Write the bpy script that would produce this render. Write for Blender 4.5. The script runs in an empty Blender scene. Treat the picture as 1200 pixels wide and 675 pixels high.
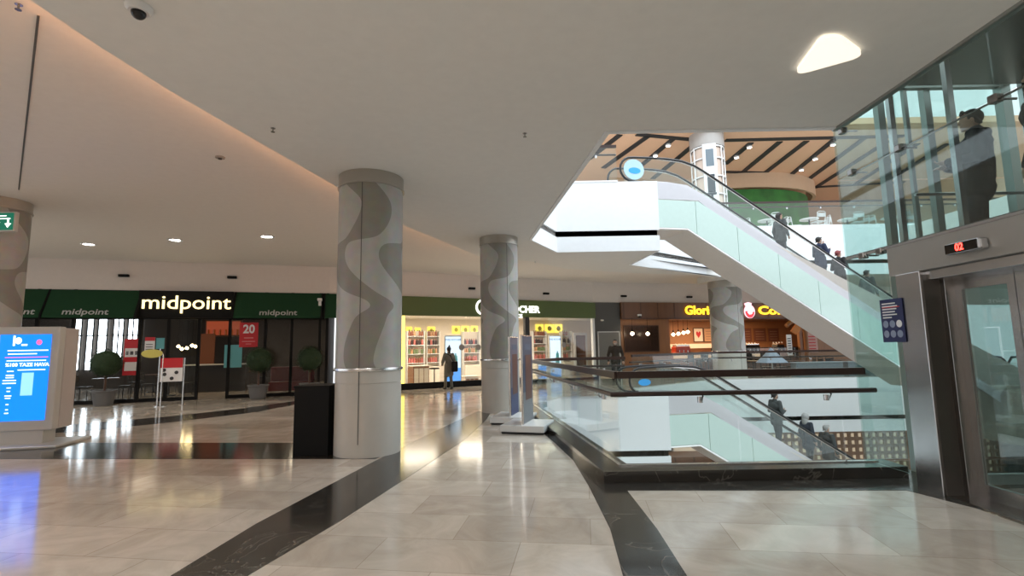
import bpy, bmesh, math, random
from mathutils import Vector, Matrix
random.seed(7)
PI=math.pi
SC=bpy.context.scene; COL=SC.collection
# ------------------------------------------------------------------ camera
FPX=590.; PITCH=math.atan(.1178); ROLL=math.radians(1.0); H=1.6
Fw=Vector((0,math.cos(PITCH),math.sin(PITCH))); R0=Vector((1,0,0)); U0=Vector((0,-math.sin(PITCH),math.cos(PITCH)))
Rt=math.cos(ROLL)*R0-math.sin(ROLL)*U0; Up=math.cos(ROLL)*U0+math.sin(ROLL)*R0
cd=bpy.data.cameras.new('camera'); cam=bpy.data.objects.new('camera',cd); COL.objects.link(cam)
cd.sensor_width=36; cd.lens=FPX/1200*36; cd.clip_start=.05; cd.clip_end=300
cam.matrix_world=Matrix(((Rt.x,Up.x,-Fw.x,0),(Rt.y,Up.y,-Fw.y,0),(Rt.z,Up.z,-Fw.z,H),(0,0,0,1)))
SC.camera=cam
def ray(x,y): return Fw+((x-600)/FPX)*Rt+((337.5-y)/FPX)*Up
def Zp(x,y,z):
    d=ray(x,y); t=(z-H)/d.z; return Vector((d.x*t,d.y*t,z))
def Yp(x,y,Y):
    d=ray(x,y); t=Y/d.y; return Vector((d.x*t,Y,H+d.z*t))
def Xp(x,y,X):
    d=ray(x,y); t=X/d.x; return Vector((X,d.y*t,H+d.z*t))
# ------------------------------------------------------------------ materials
def nt(name):
    m=bpy.data.materials.new(name); m.use_nodes=True; n=m.node_tree; n.nodes.clear()
    o=n.nodes.new('ShaderNodeOutputMaterial'); return m,n,o
MATS={}
def mat(name,col,rough=.6,metal=0,noise=0,nscale=8,spec=.5,coat=0,bump=0):
    if name in MATS: return MATS[name]
    m,n,o=nt(name); b=n.nodes.new('ShaderNodeBsdfPrincipled'); n.links.new(b.outputs[0],o.inputs[0])
    b.inputs['Base Color'].default_value=(*col,1); b.inputs['Roughness'].default_value=rough; b.inputs['Metallic'].default_value=metal
    b.inputs['Specular IOR Level'].default_value=spec; b.inputs['Coat Weight'].default_value=coat
    tc=n.nodes.new('ShaderNodeTexCoord'); nz=n.nodes.new('ShaderNodeTexNoise'); nz.inputs['Scale'].default_value=nscale; nz.inputs['Detail'].default_value=4
    n.links.new(tc.outputs['Object'],nz.inputs['Vector'])
    k=noise if noise else .04
    mx=n.nodes.new('ShaderNodeMix'); mx.data_type='RGBA'
    mx.inputs[6].default_value=(*[max(0,c*(1-k)) for c in col],1); mx.inputs[7].default_value=(*[min(1,c*(1+k)) for c in col],1)
    n.links.new(nz.outputs[0],mx.inputs[0]); n.links.new(mx.outputs[2],b.inputs['Base Color'])
    if bump:
        bp=n.nodes.new('ShaderNodeBump'); bp.inputs['Strength'].default_value=bump; bp.inputs['Distance'].default_value=.02
        n.links.new(nz.outputs[0],bp.inputs['Height']); n.links.new(bp.outputs[0],b.inputs['Normal'])
    MATS[name]=m; return m
def emit(name,col,s,base=None):
    if name in MATS: return MATS[name]
    m,n,o=nt(name); b=n.nodes.new('ShaderNodeBsdfPrincipled'); n.links.new(b.outputs[0],o.inputs[0])
    b.inputs['Base Color'].default_value=(*(base or (.1,.1,.1)),1)
    b.inputs['Emission Color'].default_value=(*col,1); b.inputs['Emission Strength'].default_value=s
    MATS[name]=m; return m
def glass(name,tint,refl=1.0,ior=1.45,rough=0.0):
    if name in MATS: return MATS[name]
    m,n,o=nt(name); t=n.nodes.new('ShaderNodeBsdfTransparent'); t.inputs[0].default_value=(*tint,1)
    g=n.nodes.new('ShaderNodeBsdfGlossy'); g.inputs['Roughness'].default_value=rough; g.inputs['Color'].default_value=(refl,refl,refl,1)
    fr=n.nodes.new('ShaderNodeFresnel'); ge=n.nodes.new('ShaderNodeNewGeometry'); io=n.nodes.new('ShaderNodeMix'); io.inputs[2].default_value=ior; io.inputs[3].default_value=1/ior
    n.links.new(ge.outputs['Backfacing'],io.inputs[0]); n.links.new(io.outputs[0],fr.inputs['IOR'])   # the same reflection on both faces of a pane
    mx=n.nodes.new('ShaderNodeMixShader'); n.links.new(fr.outputs[0],mx.inputs[0]); n.links.new(t.outputs[0],mx.inputs[1]); n.links.new(g.outputs[0],mx.inputs[2])
    n.links.new(mx.outputs[0],o.inputs[0]); MATS[name]=m; return m
def floor_mat():
    m,n,o=nt('cream_marble_tiles'); L=n.links; b=n.nodes.new('ShaderNodeBsdfPrincipled'); L.new(b.outputs[0],o.inputs[0])
    tc=n.nodes.new('ShaderNodeTexCoord'); mp=n.nodes.new('ShaderNodeMapping'); mp.inputs['Rotation'].default_value=(0,0,math.radians(8))
    L.new(tc.outputs['Object'],mp.inputs[0])
    br=n.nodes.new('ShaderNodeTexBrick'); br.inputs['Scale'].default_value=1; br.inputs['Brick Width'].default_value=1.15; br.inputs['Row Height'].default_value=.62
    br.inputs['Mortar Size'].default_value=.0035; br.inputs['Color1'].default_value=(.56,.50,.43,1); br.inputs['Color2'].default_value=(.745,.685,.605,1); br.inputs['Mortar'].default_value=(.46,.40,.33,1)
    L.new(mp.outputs[0],br.inputs['Vector'])
    nz=n.nodes.new('ShaderNodeTexNoise'); nz.inputs['Scale'].default_value=1.7; nz.inputs['Detail'].default_value=9; nz.inputs['Distortion'].default_value=1.4; nz.inputs['Roughness'].default_value=.62
    L.new(mp.outputs[0],nz.inputs['Vector'])
    cr=n.nodes.new('ShaderNodeValToRGB'); cr.color_ramp.elements[0].position=.3; cr.color_ramp.elements[0].color=(.74,.72,.69,1); cr.color_ramp.elements[1].position=.7; cr.color_ramp.elements[1].color=(1.0,1.0,1.0,1)
    L.new(nz.outputs[0],cr.inputs[0])
    mx=n.nodes.new('ShaderNodeMix'); mx.data_type='RGBA'; mx.blend_type='MULTIPLY'; mx.inputs[0].default_value=1
    L.new(br.outputs[0],mx.inputs[6]); L.new(cr.outputs[0],mx.inputs[7]); L.new(mx.outputs[2],b.inputs['Base Color'])
    b.inputs['Roughness'].default_value=.11; b.inputs['Specular IOR Level'].default_value=.75
    return m
def dark_marble():
    m,n,o=nt('dark_veined_marble'); L=n.links; b=n.nodes.new('ShaderNodeBsdfPrincipled'); L.new(b.outputs[0],o.inputs[0])
    tc=n.nodes.new('ShaderNodeTexCoord'); nz=n.nodes.new('ShaderNodeTexNoise'); nz.inputs['Scale'].default_value=1.3; nz.inputs['Detail'].default_value=5; nz.inputs['Distortion'].default_value=1.5
    L.new(tc.outputs['Object'],nz.inputs['Vector'])
    cr=n.nodes.new('ShaderNodeValToRGB'); e=cr.color_ramp.elements; e[0].position=.0; e[0].color=(.032,.028,.024,1); e[1].position=1; e[1].color=(.05,.043,.036,1)
    for p,c in ((.488,.034),(.5,.12),(.512,.034)):
        q=e.new(p); q.color=(c,c*.9,c*.78,1)
    L.new(nz.outputs[0],cr.inputs[0]); L.new(cr.outputs[0],b.inputs['Base Color']); b.inputs['Roughness'].default_value=.13; b.inputs['Specular IOR Level'].default_value=.6
    return m
def wood(name,c1,c2,sx=14,rough=.4):
    if name in MATS: return MATS[name]
    m,n,o=nt(name); L=n.links; b=n.nodes.new('ShaderNodeBsdfPrincipled'); L.new(b.outputs[0],o.inputs[0])
    tc=n.nodes.new('ShaderNodeTexCoord'); mp=n.nodes.new('ShaderNodeMapping'); mp.inputs['Scale'].default_value=(sx,sx,.8); L.new(tc.outputs['Object'],mp.inputs[0])
    nz=n.nodes.new('ShaderNodeTexNoise'); nz.inputs['Scale'].default_value=1; nz.inputs['Detail'].default_value=5; L.new(mp.outputs[0],nz.inputs['Vector'])
    mx=n.nodes.new('ShaderNodeMix'); mx.data_type='RGBA'; mx.inputs[6].default_value=(*c1,1); mx.inputs[7].default_value=(*c2,1)
    L.new(nz.outputs[0],mx.inputs[0]); L.new(mx.outputs[2],b.inputs['Base Color']); b.inputs['Roughness'].default_value=rough
    MATS[name]=m; return m
def swirl_mat():
    PH=1.7
    # grey cladding with broad serpentine bands, polished against matt (a surface pattern)
    m,n,o=nt('swirl_cladding'); L=n.links; b=n.nodes.new('ShaderNodeBsdfPrincipled'); L.new(b.outputs[0],o.inputs[0])
    tc=n.nodes.new('ShaderNodeTexCoord'); sp=n.nodes.new('ShaderNodeSeparateXYZ'); L.new(tc.outputs['Object'],sp.inputs[0])
    def M(op,a,c=None,d=None):
        q=n.nodes.new('ShaderNodeMath'); q.operation=op
        for i,v in enumerate((a,c,d)):
            if v is None: continue
            if isinstance(v,(int,float)): q.inputs[i].default_value=v
            else: L.new(v,q.inputs[i])
        return q.outputs[0]
    ang=M('ARCTAN2',sp.outputs[1],sp.outputs[0])
    w=M('MULTIPLY',M('SINE',M('MULTIPLY_ADD',sp.outputs[2],4.1,PH)),1.9)
    w2=M('MULTIPLY',M('SINE',M('MULTIPLY_ADD',sp.outputs[2],2.3,1.0)),.9)
    t=M('ADD',M('MULTIPLY',ang,3.0),M('ADD',w,w2))
    f=M('ADD',M('SINE',t),M('MULTIPLY',M('SINE',M('ADD',M('MULTIPLY',ang,3.0),M('MULTIPLY',sp.outputs[2],3.3))),.75))
    g=M('GREATER_THAN',f,.1)
    nz=n.nodes.new('ShaderNodeTexNoise'); nz.inputs['Scale'].default_value=6; nz.inputs['Detail'].default_value=5; L.new(tc.outputs['Object'],nz.inputs['Vector'])
    mx=n.nodes.new('ShaderNodeMix'); mx.data_type='RGBA'; mx.inputs[6].default_value=(.50,.495,.465,1); mx.inputs[7].default_value=(.315,.30,.265,1); L.new(g,mx.inputs[0])
    m2=n.nodes.new('ShaderNodeMix'); m2.data_type='RGBA'; m2.blend_type='MULTIPLY'; m2.inputs[0].default_value=.35; L.new(mx.outputs[2],m2.inputs[6]); L.new(nz.outputs[1],m2.inputs[7])
    L.new(m2.outputs[2],b.inputs['Base Color'])
    L.new(M('MULTIPLY_ADD',g,.1,.33),b.inputs['Roughness']); b.inputs['Metallic'].default_value=.0; b.inputs['Specular IOR Level'].default_value=.35
    return m
M_FLOOR=floor_mat(); M_DARK=dark_marble(); M_SWIRL=swirl_mat()
CEIL=mat('matt_ceiling_paint',(.80,.80,.775),.9,spec=.2); CEIL2=mat('warm_ceiling_paint',(.82,.785,.745),.9,spec=.2)
WHITE=mat('white_fascia_paint',(.84,.87,.89),.5); BLACK=mat('black_paint',(.008,.008,.008),.6,spec=.15); GAP=mat('shadow_gap_black',(.01,.012,.015),.8)
BAND=mat('shop_band_paint',(.72,.67,.63),.8)
STEEL=mat('brushed_steel',(.56,.56,.57),.27,1,noise=.12,nscale=3); STEELD=mat('dark_steel',(.30,.29,.28),.25,1); STEELL=mat('light_steel',(.78,.78,.78),.22,1)
BEIGECOL=mat('grey_beige_panel',(.54,.515,.47),.4,.0,noise=.1,nscale=3); SEAM=mat('seam_shadow',(.10,.095,.085),.6)
RAILW=wood('dark_rail_wood',(.020,.010,.008),(.045,.020,.014),6,.3)
GLASSG=glass('clear_green_glass',(.935,.975,.965)); GLASSC=glass('clear_glass',(.97,.98,.98)); GLASSE=glass('lift_glass',(.83,.915,.90),ior=1.6); GLASSD=glass('shop_glass',(.9,.92,.92),.55,1.4)
FROST=mat('pale_green_panel',(.53,.685,.635),.12,coat=.5); TRUSS=mat('escalator_cladding',(.74,.70,.65),.5); SKIRT=mat('escalator_skirt',(.56,.56,.59),.35,.2)
RUBBER=mat('black_handrail',(.012,.012,.013),.35); MIDG=mat('dark_green_awning',(.020,.062,.030),.9,spec=.1); OLIVE=mat('olive_green_sign',(.085,.125,.028),.5)
LETW=emit('white_letters',(1,.98,.95),1.5,(.8,.8,.8)); LETY=emit('warm_letters',(1,.80,.38),1.5,(.8,.7,.4)); LETO=emit('yellow_letters',(1,.60,.02),1.6,(.9,.6,.1))
PAPER=mat('white_print',(.8,.8,.8),.6); REDP=mat('red_print',(.55,.02,.03),.5); TEAL=mat('teal_print',(.12,.42,.46),.5); NAVY=mat('navy_print',(.02,.03,.11),.35)
DWOOD=wood('dark_brown_wood',(.06,.025,.012),(.12,.05,.022),9); OWOOD=wood('orange_brown_wood',(.22,.09,.03),(.34,.15,.055),7); BWOOD=wood('brown_panelling',(.12,.052,.024),(.20,.088,.04),5)
CREAM=mat('cream_wall',(.80,.72,.62),.7); DGREY=mat('dark_grey_panel',(.07,.068,.062),.5); CHAR=mat('charcoal',(.03,.03,.032),.6)
WHITEG=mat('white_gloss_plastic',(.75,.76,.76),.3); LGREY=mat('light_grey_metal',(.55,.55,.53),.35,.3)
# ------------------------------------------------------------------ mesh helpers
class MB:
    def __init__(s): s.v=[]; s.f=[]
    def add(s,vs,fs):
        k=len(s.v); s.v+= [tuple(v) for v in vs]; s.f+=[tuple(i+k for i in f) for f in fs]; return s
    def box(s,cx,cy,cz,sx,sy,sz,rz=0,bev=0):
        c,sn=math.cos(rz),math.sin(rz); bev=min(bev,sx*.45,sy*.45,sz*.45)
        if bev<=0:
            P=[(x*sx/2,y*sy/2,z*sz/2) for z in(-1,1) for x,y in((-1,-1),(1,-1),(1,1),(-1,1))]
            Fs=[(3,2,1,0),(4,5,6,7),(0,1,5,4),(1,2,6,5),(2,3,7,6),(3,0,4,7)]
        else:
            bm=bmesh.new(); bmesh.ops.create_cube(bm,size=1); 
            for v in bm.verts: v.co=Vector((v.co.x*sx,v.co.y*sy,v.co.z*sz))
            bmesh.ops.bevel(bm,geom=list(bm.edges),offset=bev,segments=2,affect='EDGES',profile=.5)
            bm.verts.index_update(); P=[tuple(v.co) for v in bm.verts]; Fs=[tuple(v.index for v in f.verts) for f in bm.faces]; bm.free()
        return s.add([(cx+c*x-sn*y,cy+sn*x+c*y,cz+z) for x,y,z in P],Fs)
    def bb(s,x0,x1,y0,y1,z0,z1,bev=0): return s.box((x0+x1)/2,(y0+y1)/2,(z0+z1)/2,abs(x1-x0),abs(y1-y0),abs(z1-z0),0,bev)
    def prism(s,poly,z0,z1):
        n=len(poly); 
        ar=sum(poly[i][0]*poly[(i+1)%n][1]-poly[(i+1)%n][0]*poly[i][1] for i in range(n))
        if ar<0: poly=poly[::-1]
        vs=[(x,y,z0) for x,y in poly]+[(x,y,z1) for x,y in poly]
        fs=[tuple(range(n))[::-1],tuple(range(n,2*n))]+[(i,(i+1)%n,n+(i+1)%n,n+i) for i in range(n)]
        return s.add(vs,fs)
    def prism_y(s,poly,y0,y1):    # poly in (x,z), extruded along y
        n=len(poly); ar=sum(poly[i][0]*poly[(i+1)%n][1]-poly[(i+1)%n][0]*poly[i][1] for i in range(n))
        if ar<0: poly=poly[::-1]
        vs=[(x,y0,z) for x,z in poly]+[(x,y1,z) for x,z in poly]
        fs=[tuple(range(n)),tuple(range(n,2*n))[::-1]]+[((i+1)%n,i,n+i,n+(i+1)%n) for i in range(n)]
        return s.add(vs,fs)
    def prism_x(s,poly,x0,x1):    # poly in (y,z)
        n=len(poly); ar=sum(poly[i][0]*poly[(i+1)%n][1]-poly[(i+1)%n][0]*poly[i][1] for i in range(n))
        if ar<0: poly=poly[::-1]
        vs=[(x0,y,z) for y,z in poly]+[(x1,y,z) for y,z in poly]
        fs=[tuple(range(n))[::-1],tuple(range(n,2*n))]+[(i,(i+1)%n,n+(i+1)%n,n+i) for i in range(n)]
        return s.add(vs,fs)
    def lathe(s,prof,cx=0,cy=0,cz=0,seg=32,sx=1,sy=1):
        n=len(prof); vs=[];fs=[]
        for i in range(seg):
            a=2*PI*i/seg
            for r,z in prof: vs.append((cx+r*math.cos(a)*sx,cy+r*math.sin(a)*sy,cz+z))
        for i in range(seg):
            j=(i+1)%seg
            for k in range(n-1): fs.append((i*n+k,j*n+k,j*n+k+1,i*n+k+1))
        if prof[0][0]>1e-4: fs.append(tuple(i*n for i in range(seg))[::-1])
        if prof[-1][0]>1e-4: fs.append(tuple(i*n+n-1 for i in range(seg)))
        return s.add(vs,fs)
    def cyl(s,cx,cy,z0,z1,r,seg=24): return s.lathe([(r,z0),(r,z1)],cx,cy,0,seg)
    def sph(s,c,r,seg=16,sc=(1,1,1)):
        pr=[(r*math.sin(PI*k/(seg//2))*1.0,-r*math.cos(PI*k/(seg//2))*sc[2]) for k in range(seg//2+1)]; pr[0]=(1e-5,pr[0][1]); pr[-1]=(1e-5,pr[-1][1])
        return s.lathe(pr,c[0],c[1],c[2],seg,sc[0],sc[1])
    def tube(s,path,r,seg=10,closed=False,flat=None):
        pts=[Vector(p) for p in path]; n=len(pts); rs=r if isinstance(r,(list,tuple)) else [r]*n; vs=[];fs=[]; prev=None
        for i,p in enumerate(pts):
            a=pts[i-1] if (i>0 or closed) else p; b=pts[(i+1)%n] if (i<n-1 or closed) else p
            t=(b-a).normalized(); ref=Vector((0,0,1)) if abs(t.z)<.95 else Vector((1,0,0))
            if prev is None: nx=t.cross(ref).normalized()
            else:
                nx=(prev-t*prev.dot(t)); nx=nx.normalized() if nx.length>1e-5 else t.cross(ref).normalized()
            prev=nx; ny=t.cross(nx)
            for k in range(seg):
                an=2*PI*k/seg; vs.append(p+nx*math.cos(an)*rs[i]*(flat or 1)+ny*math.sin(an)*rs[i])
        m=n if closed else n-1
        for i in range(m):
            j=(i+1)%n
            for k in range(seg): fs.append((i*seg+k,i*seg+(k+1)%seg,j*seg+(k+1)%seg,j*seg+k))
        if not closed: fs+= [tuple(range(seg))[::-1],tuple(range((n-1)*seg,n*seg))]
        return s.add(vs,fs)
    def beam(s,p,q,w,h):   # rectangular bar p->q, w horizontal thickness, h vertical
        p=Vector(p);q=Vector(q);t=(q-p).normalized(); nx=t.cross(Vector((0,0,1)));nx=nx.normalized() if nx.length>1e-4 else Vector((1,0,0)); ny=nx.cross(t)
        vs=[c+nx*a*w/2+ny*b*h/2 for c in(p,q) for a,b in((-1,-1),(1,-1),(1,1),(-1,1))]
        return s.add(vs,[(0,1,2,3),(7,6,5,4),(4,5,1,0),(5,6,2,1),(6,7,3,2),(7,4,0,3)])
    def cap(s,p,q,r1,r2=None,seg=12):
        r2=r1 if r2 is None else r2; p=Vector(p);q=Vector(q); t=q-p; L=t.length
        if L<1e-5: return s.sph(p,r1,seg)
        t/=L; ref=Vector((0,0,1)) if abs(t.z)<.9 else Vector((1,0,0)); nx=t.cross(ref).normalized(); ny=t.cross(nx); vs=[];fs=[];rings=[]
        for k in range(4): a=PI/2*(1-k/4)-.001; rings.append((p-t*r1*math.sin(a),r1*math.cos(a)))
        for k in range(4): a=PI/2*((k+1)/4)-.001 if k==3 else PI/2*(k/4); rings.append((q+t*r2*math.sin(a),r2*math.cos(a)))
        for c,r in rings:
            for k in range(seg): an=2*PI*k/seg; vs.append(c+nx*math.cos(an)*r+ny*math.sin(an)*r)
        for i in range(len(rings)-1):
            for k in range(seg): fs.append((i*seg+k,i*seg+(k+1)%seg,(i+1)*seg+(k+1)%seg,(i+1)*seg+k))
        fs+= [tuple(range(seg))[::-1],tuple(range((len(rings)-1)*seg,len(rings)*seg))]
        return s.add(vs,fs)
    def build(s,name,m,parent=None,smooth=False,label=None,sharp=None):
        me=bpy.data.meshes.new(name); me.from_pydata(s.v,[],s.f); me.materials.append(m)
        bm=bmesh.new(); bm.from_mesh(me); bmesh.ops.recalc_face_normals(bm,faces=bm.faces); bm.to_mesh(me); bm.free()
        if smooth:
            for p in me.polygons: p.use_smooth=True
            try: me.set_sharp_from_angle(angle=math.radians(40))
            except Exception: pass
        o=bpy.data.objects.new(name,me); COL.objects.link(o)
        if parent is not None: o.parent=parent
        if label: o['label']=label
        return o
def tag(o,label=None,cat=None,group=None,kind=None):
    if label: o['label']=label
    if cat: o['category']=cat
    if group: o['group']=group
    if kind: o['kind']=kind
    return o
def thing(name,label,cat,loc=(0,0,0),rz=0,group=None):
    o=bpy.data.objects.new(name,None); COL.objects.link(o); o.location=loc; o.rotation_euler=(0,0,rz); o.empty_display_size=.1
    return tag(o,label,cat,group)
def solo(name,mb,m,label,cat,loc=(0,0,0),rz=0,group=None,smooth=False):
    o=mb.build(name,m,None,smooth); o.location=loc; o.rotation_euler=(0,0,rz); return tag(o,label,cat,group)
def struct(name,mb,m,loc=(0,0,0),rz=0,smooth=False):
    o=mb.build(name,m,None,smooth); o.location=loc; o.rotation_euler=(0,0,rz); o['kind']='structure'; return o
def kids(o): return [c for c in bpy.data.objects if c.parent==o]
def copy_tree(o,loc=None,rz=None,label=None,parent=None):
    c=o.copy(); COL.objects.link(c)
    if parent is not None: c.parent=parent
    if loc is not None: c.location=loc
    if rz is not None: c.rotation_euler=(0,0,rz)
    if label: c['label']=label
    for k in kids(o): copy_tree(k,parent=c)
    return c
TXT={}
def text(s,size,ext=.01,off=0.0,sx=1.0,align='CENTER'):
    """mesh of a line of text: x right, y up, facing +z"""
    cu=bpy.data.curves.new('t','FONT'); cu.body=s; cu.size=size; cu.extrude=ext; cu.offset=off; cu.align_x=align; cu.align_y='CENTER'; cu.resolution_u=3
    o=bpy.data.objects.new('t',cu); COL.objects.link(o); dg=bpy.context.evaluated_depsgraph_get(); dg.update()
    me=bpy.data.meshes.new_from_object(o.evaluated_get(dg)); bpy.data.objects.remove(o); 
    for v in me.vertices: v.co.x*=sx
    return me
def letters(name,s,size,m,parent,x,y,z,ext=.01,off=0,sx=1,align='CENTER',label=None,rot=None):
    """text standing up in local frame, reading along +x, facing -y"""
    me=text(s,size,ext,off,sx,align); R=rot or Matrix(((1,0,0),(0,0,-1),(0,1,0)))
    for v in me.vertices: v.co=R@v.co+Vector((x,y,z))
    me.materials.clear(); me.materials.append(m); o=bpy.data.objects.new(name,me); COL.objects.link(o); o.parent=parent
    if label: o['label']=label
    return o
def remeshed(mb,voxel,smooth_it=2):
    me=bpy.data.meshes.new('r'); me.from_pydata(mb.v,[],mb.f)
    bm=bmesh.new(); bm.from_mesh(me); bmesh.ops.recalc_face_normals(bm,faces=bm.faces); bm.to_mesh(me); bm.free()
    o=bpy.data.objects.new('r',me); COL.objects.link(o)
    r=o.modifiers.new('r','REMESH'); r.mode='VOXEL'; r.voxel_size=voxel; r.use_smooth_shade=True
    if smooth_it: q=o.modifiers.new('s','SMOOTH'); q.iterations=smooth_it; q.factor=.5
    dg=bpy.context.evaluated_depsgraph_get(); dg.update(); nm=bpy.data.meshes.new_from_object(o.evaluated_get(dg)); bpy.data.objects.remove(o)
    for p in nm.polygons: p.use_smooth=True
    return nm
# ------------------------------------------------------------------ plan
CZ=4.45; CZ2=4.75; UF=6.5          # low ceiling, raised ceiling, upper floor
V_LEFT=[(1.3,6.45),(.5,13.2),(1.35,15.05),(4.45,15.05),(4.2,17.7),(8.6,21.3)]
EX=4.38                              # lift front plane
# ---- slabs
def slab_polys():
    near=[(-26,-7),(EX,-7),(EX,6.45),(1.3,6.45),(.5,13.2),(-26,13.2)]
    left=[(-26,13.2),(.5,13.2),(1.35,15.05),(4.45,15.05),(4.2,17.7),(8.6,21.3),(8.6,40),(-26,40)]
    far=[(8.6,21.3),(34,21.3),(34,40),(8.6,40)]
    right=[(EX,-7),(34,-7),(34,3.4),(EX,3.4)]
    east=[(17.1,12),(34,12),(34,21.3),(17.1,21.3)]
    return near,left,far,right,east
fl=MB()
for p in slab_polys(): fl.prism(p,-2.0,0)
struct('floor',fl,M_FLOOR)
# upper storey slab (its underside is the raised ceiling)
us=MB()
for p in slab_polys()[:4]: us.prism(p,CZ2,UF)
us.prism([(17.1,16.9),(34,16.9),(34,21.3),(17.1,21.3)],CZ2,UF)
struct('ceiling',us,CEIL2)
cove=[Zp(x,y,CZ) for x,y in [(35,0),(120,57),(200,107),(300,165),(400,222),(475,265),(560,300),(620,306),(664,315),(740,320),(840,323)]]
cv=[(p.x,p.y) for p in cove]; cv=[(cv[0][0]-.25,-7)]+cv
lowpoly=cv+[(8.9,21.3),(8.6,21.3),(4.2,17.7),(4.45,15.05),(1.35,15.05),(.5,13.2),(1.3,6.45),(EX,6.45),(EX,-7)]
lc=MB().prism(lowpoly,CZ,CZ2)
lc.prism([(8.9,21.3),(34,21.3),(34,24),(8.9,24)],CZ,CZ2)
lc.prism([(EX,-7),(34,-7),(34,3.4),(EX,3.4)],CZ,CZ2)
struct('ceiling',lc,CEIL)
struct('wall_light_blocker',MB().bb(-26,34,-7.2,-7,0,CZ2),mat('blocker_wall_paint',(.55,.50,.45),.8))  # unseen wall added behind the camera to cut bright sky reflections in glass
for x,y in ((-8,-4),(-2.5,-4),(2.6,-4),(-5.5,.2),(-.5,.2),(-12,2),(-16,6),(-13.5,9.5)):  # added fill lights out of view, brightening the near floor and ceiling
    l=bpy.data.lights.new('unseen_fill_light','AREA'); l.shape='DISK'; l.size=.9; l.energy=62; l.color=(1,.985,.96); o=bpy.data.objects.new('unseen_fill_light',l); COL.objects.link(o); o.location=(x,y,CZ-.05 if x>-5 else CZ2-.05)
# ---- fascias round the void: white upper band, dark gap, white lower band
FP=[(EX,6.45),(1.3,6.45),(.5,13.2),(1.35,15.05),(4.45,15.05),(4.2,17.7),(8.6,21.3),(17.2,21.3),(34,21.3)]
def offset_line(pts,d):
    out=[]
    for i,p in enumerate(pts):
        ns=[]
        for a,b in ((i-1,i),(i,i+1)):
            if a<0 or b>=len(pts): continue
            dx,dy=pts[b][0]-pts[a][0],pts[b][1]-pts[a][1]; L=math.hypot(dx,dy); ns.append((dy/L,-dx/L))
        nx=sum(n[0] for n in ns);ny=sum(n[1] for n in ns); L=math.hypot(nx,ny); nx/=L;ny/=L
        k=d/max(.35,nx*ns[0][0]+ny*ns[0][1]); out.append((p[0]+nx*k,p[1]+ny*k))
    return out
# void lies on the left-hand side while walking FP? pick the side by test
def band(pts,d0,d1,z0,z1):
    a=offset_line(pts,d0);b=offset_line(pts,d1); mb=MB(); n=len(pts)
    vs=[(x,y,z0) for x,y in a]+[(x,y,z0) for x,y in b]+[(x,y,z1) for x,y in a]+[(x,y,z1) for x,y in b]; fs=[]
    for i in range(n-1):
        j=i+1; fs+=[(i,j,n+j,n+i),(2*n+i,3*n+i,3*n+j,2*n+j),(i,2*n+i,2*n+j,j),(n+i,n+j,3*n+j,3*n+i)]
    fs+=[(0,n,3*n,2*n),(n-1,3*n-1,4*n-1,2*n-1)]
    return mb.add(vs,fs)
SIDE=-1   # void is to the left of the walking direction reversed
tn=[0]
def trim(mb,m,**k):
    tn[0]+=1; return struct('trim_%d'%tn[0],mb,m,**k)
for z0 in (UF,0):
    trim(band(FP,-.02,.06,z0-1.43,z0+.1),WHITE)
    trim(band(FP,-.02,.0,z0-1.60,z0-1.43),GAP)
    trim(band(FP,-.02,.05,z0-2.07,z0-1.60),WHITE)
# ---- floor inlays
def inlay(px,z=.003):
    return MB().prism([(p.x,p.y) for p in (Zp(x,y,0) for x,y in px)],.0,z)
trim(inlay([(200,675),(300,614),(440,540),(500,510),(560,482),(575,484),(570,492),(545,515),(500,545),(400,610),(290,675)]),M_DARK)
trim(inlay([(730,675),(715,620),(690,570),(672,540),(650,519),(632,504),(625,484),(640,484),(655,500),(700,535),(735,575),(770,620),(805,675)],.0034),M_DARK)
trim(inlay([(0,538),(440,538),(455,531),(390,519),(0,519)],.0026),M_DARK)
trim(inlay([(-120,507),(90,497),(200,488),(290,478),(345,470),(345,474),(300,483),(200,495),(90,506),(-120,517)],.0022),M_DARK)
trim(MB().prism([(1.2,5.81),(4.2,5.63),(4.5,4.6),(4.5,3.0),(4.9,3.0),(4.9,6.5),(1.2,6.5)],0,.0038),M_DARK)
# kerb under the glass rail
trim(band([(4.62,6.44),(1.31,6.44),(.51,13.2),(.8,13.85)],-.30,.10,0,.125),M_DARK)
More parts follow.
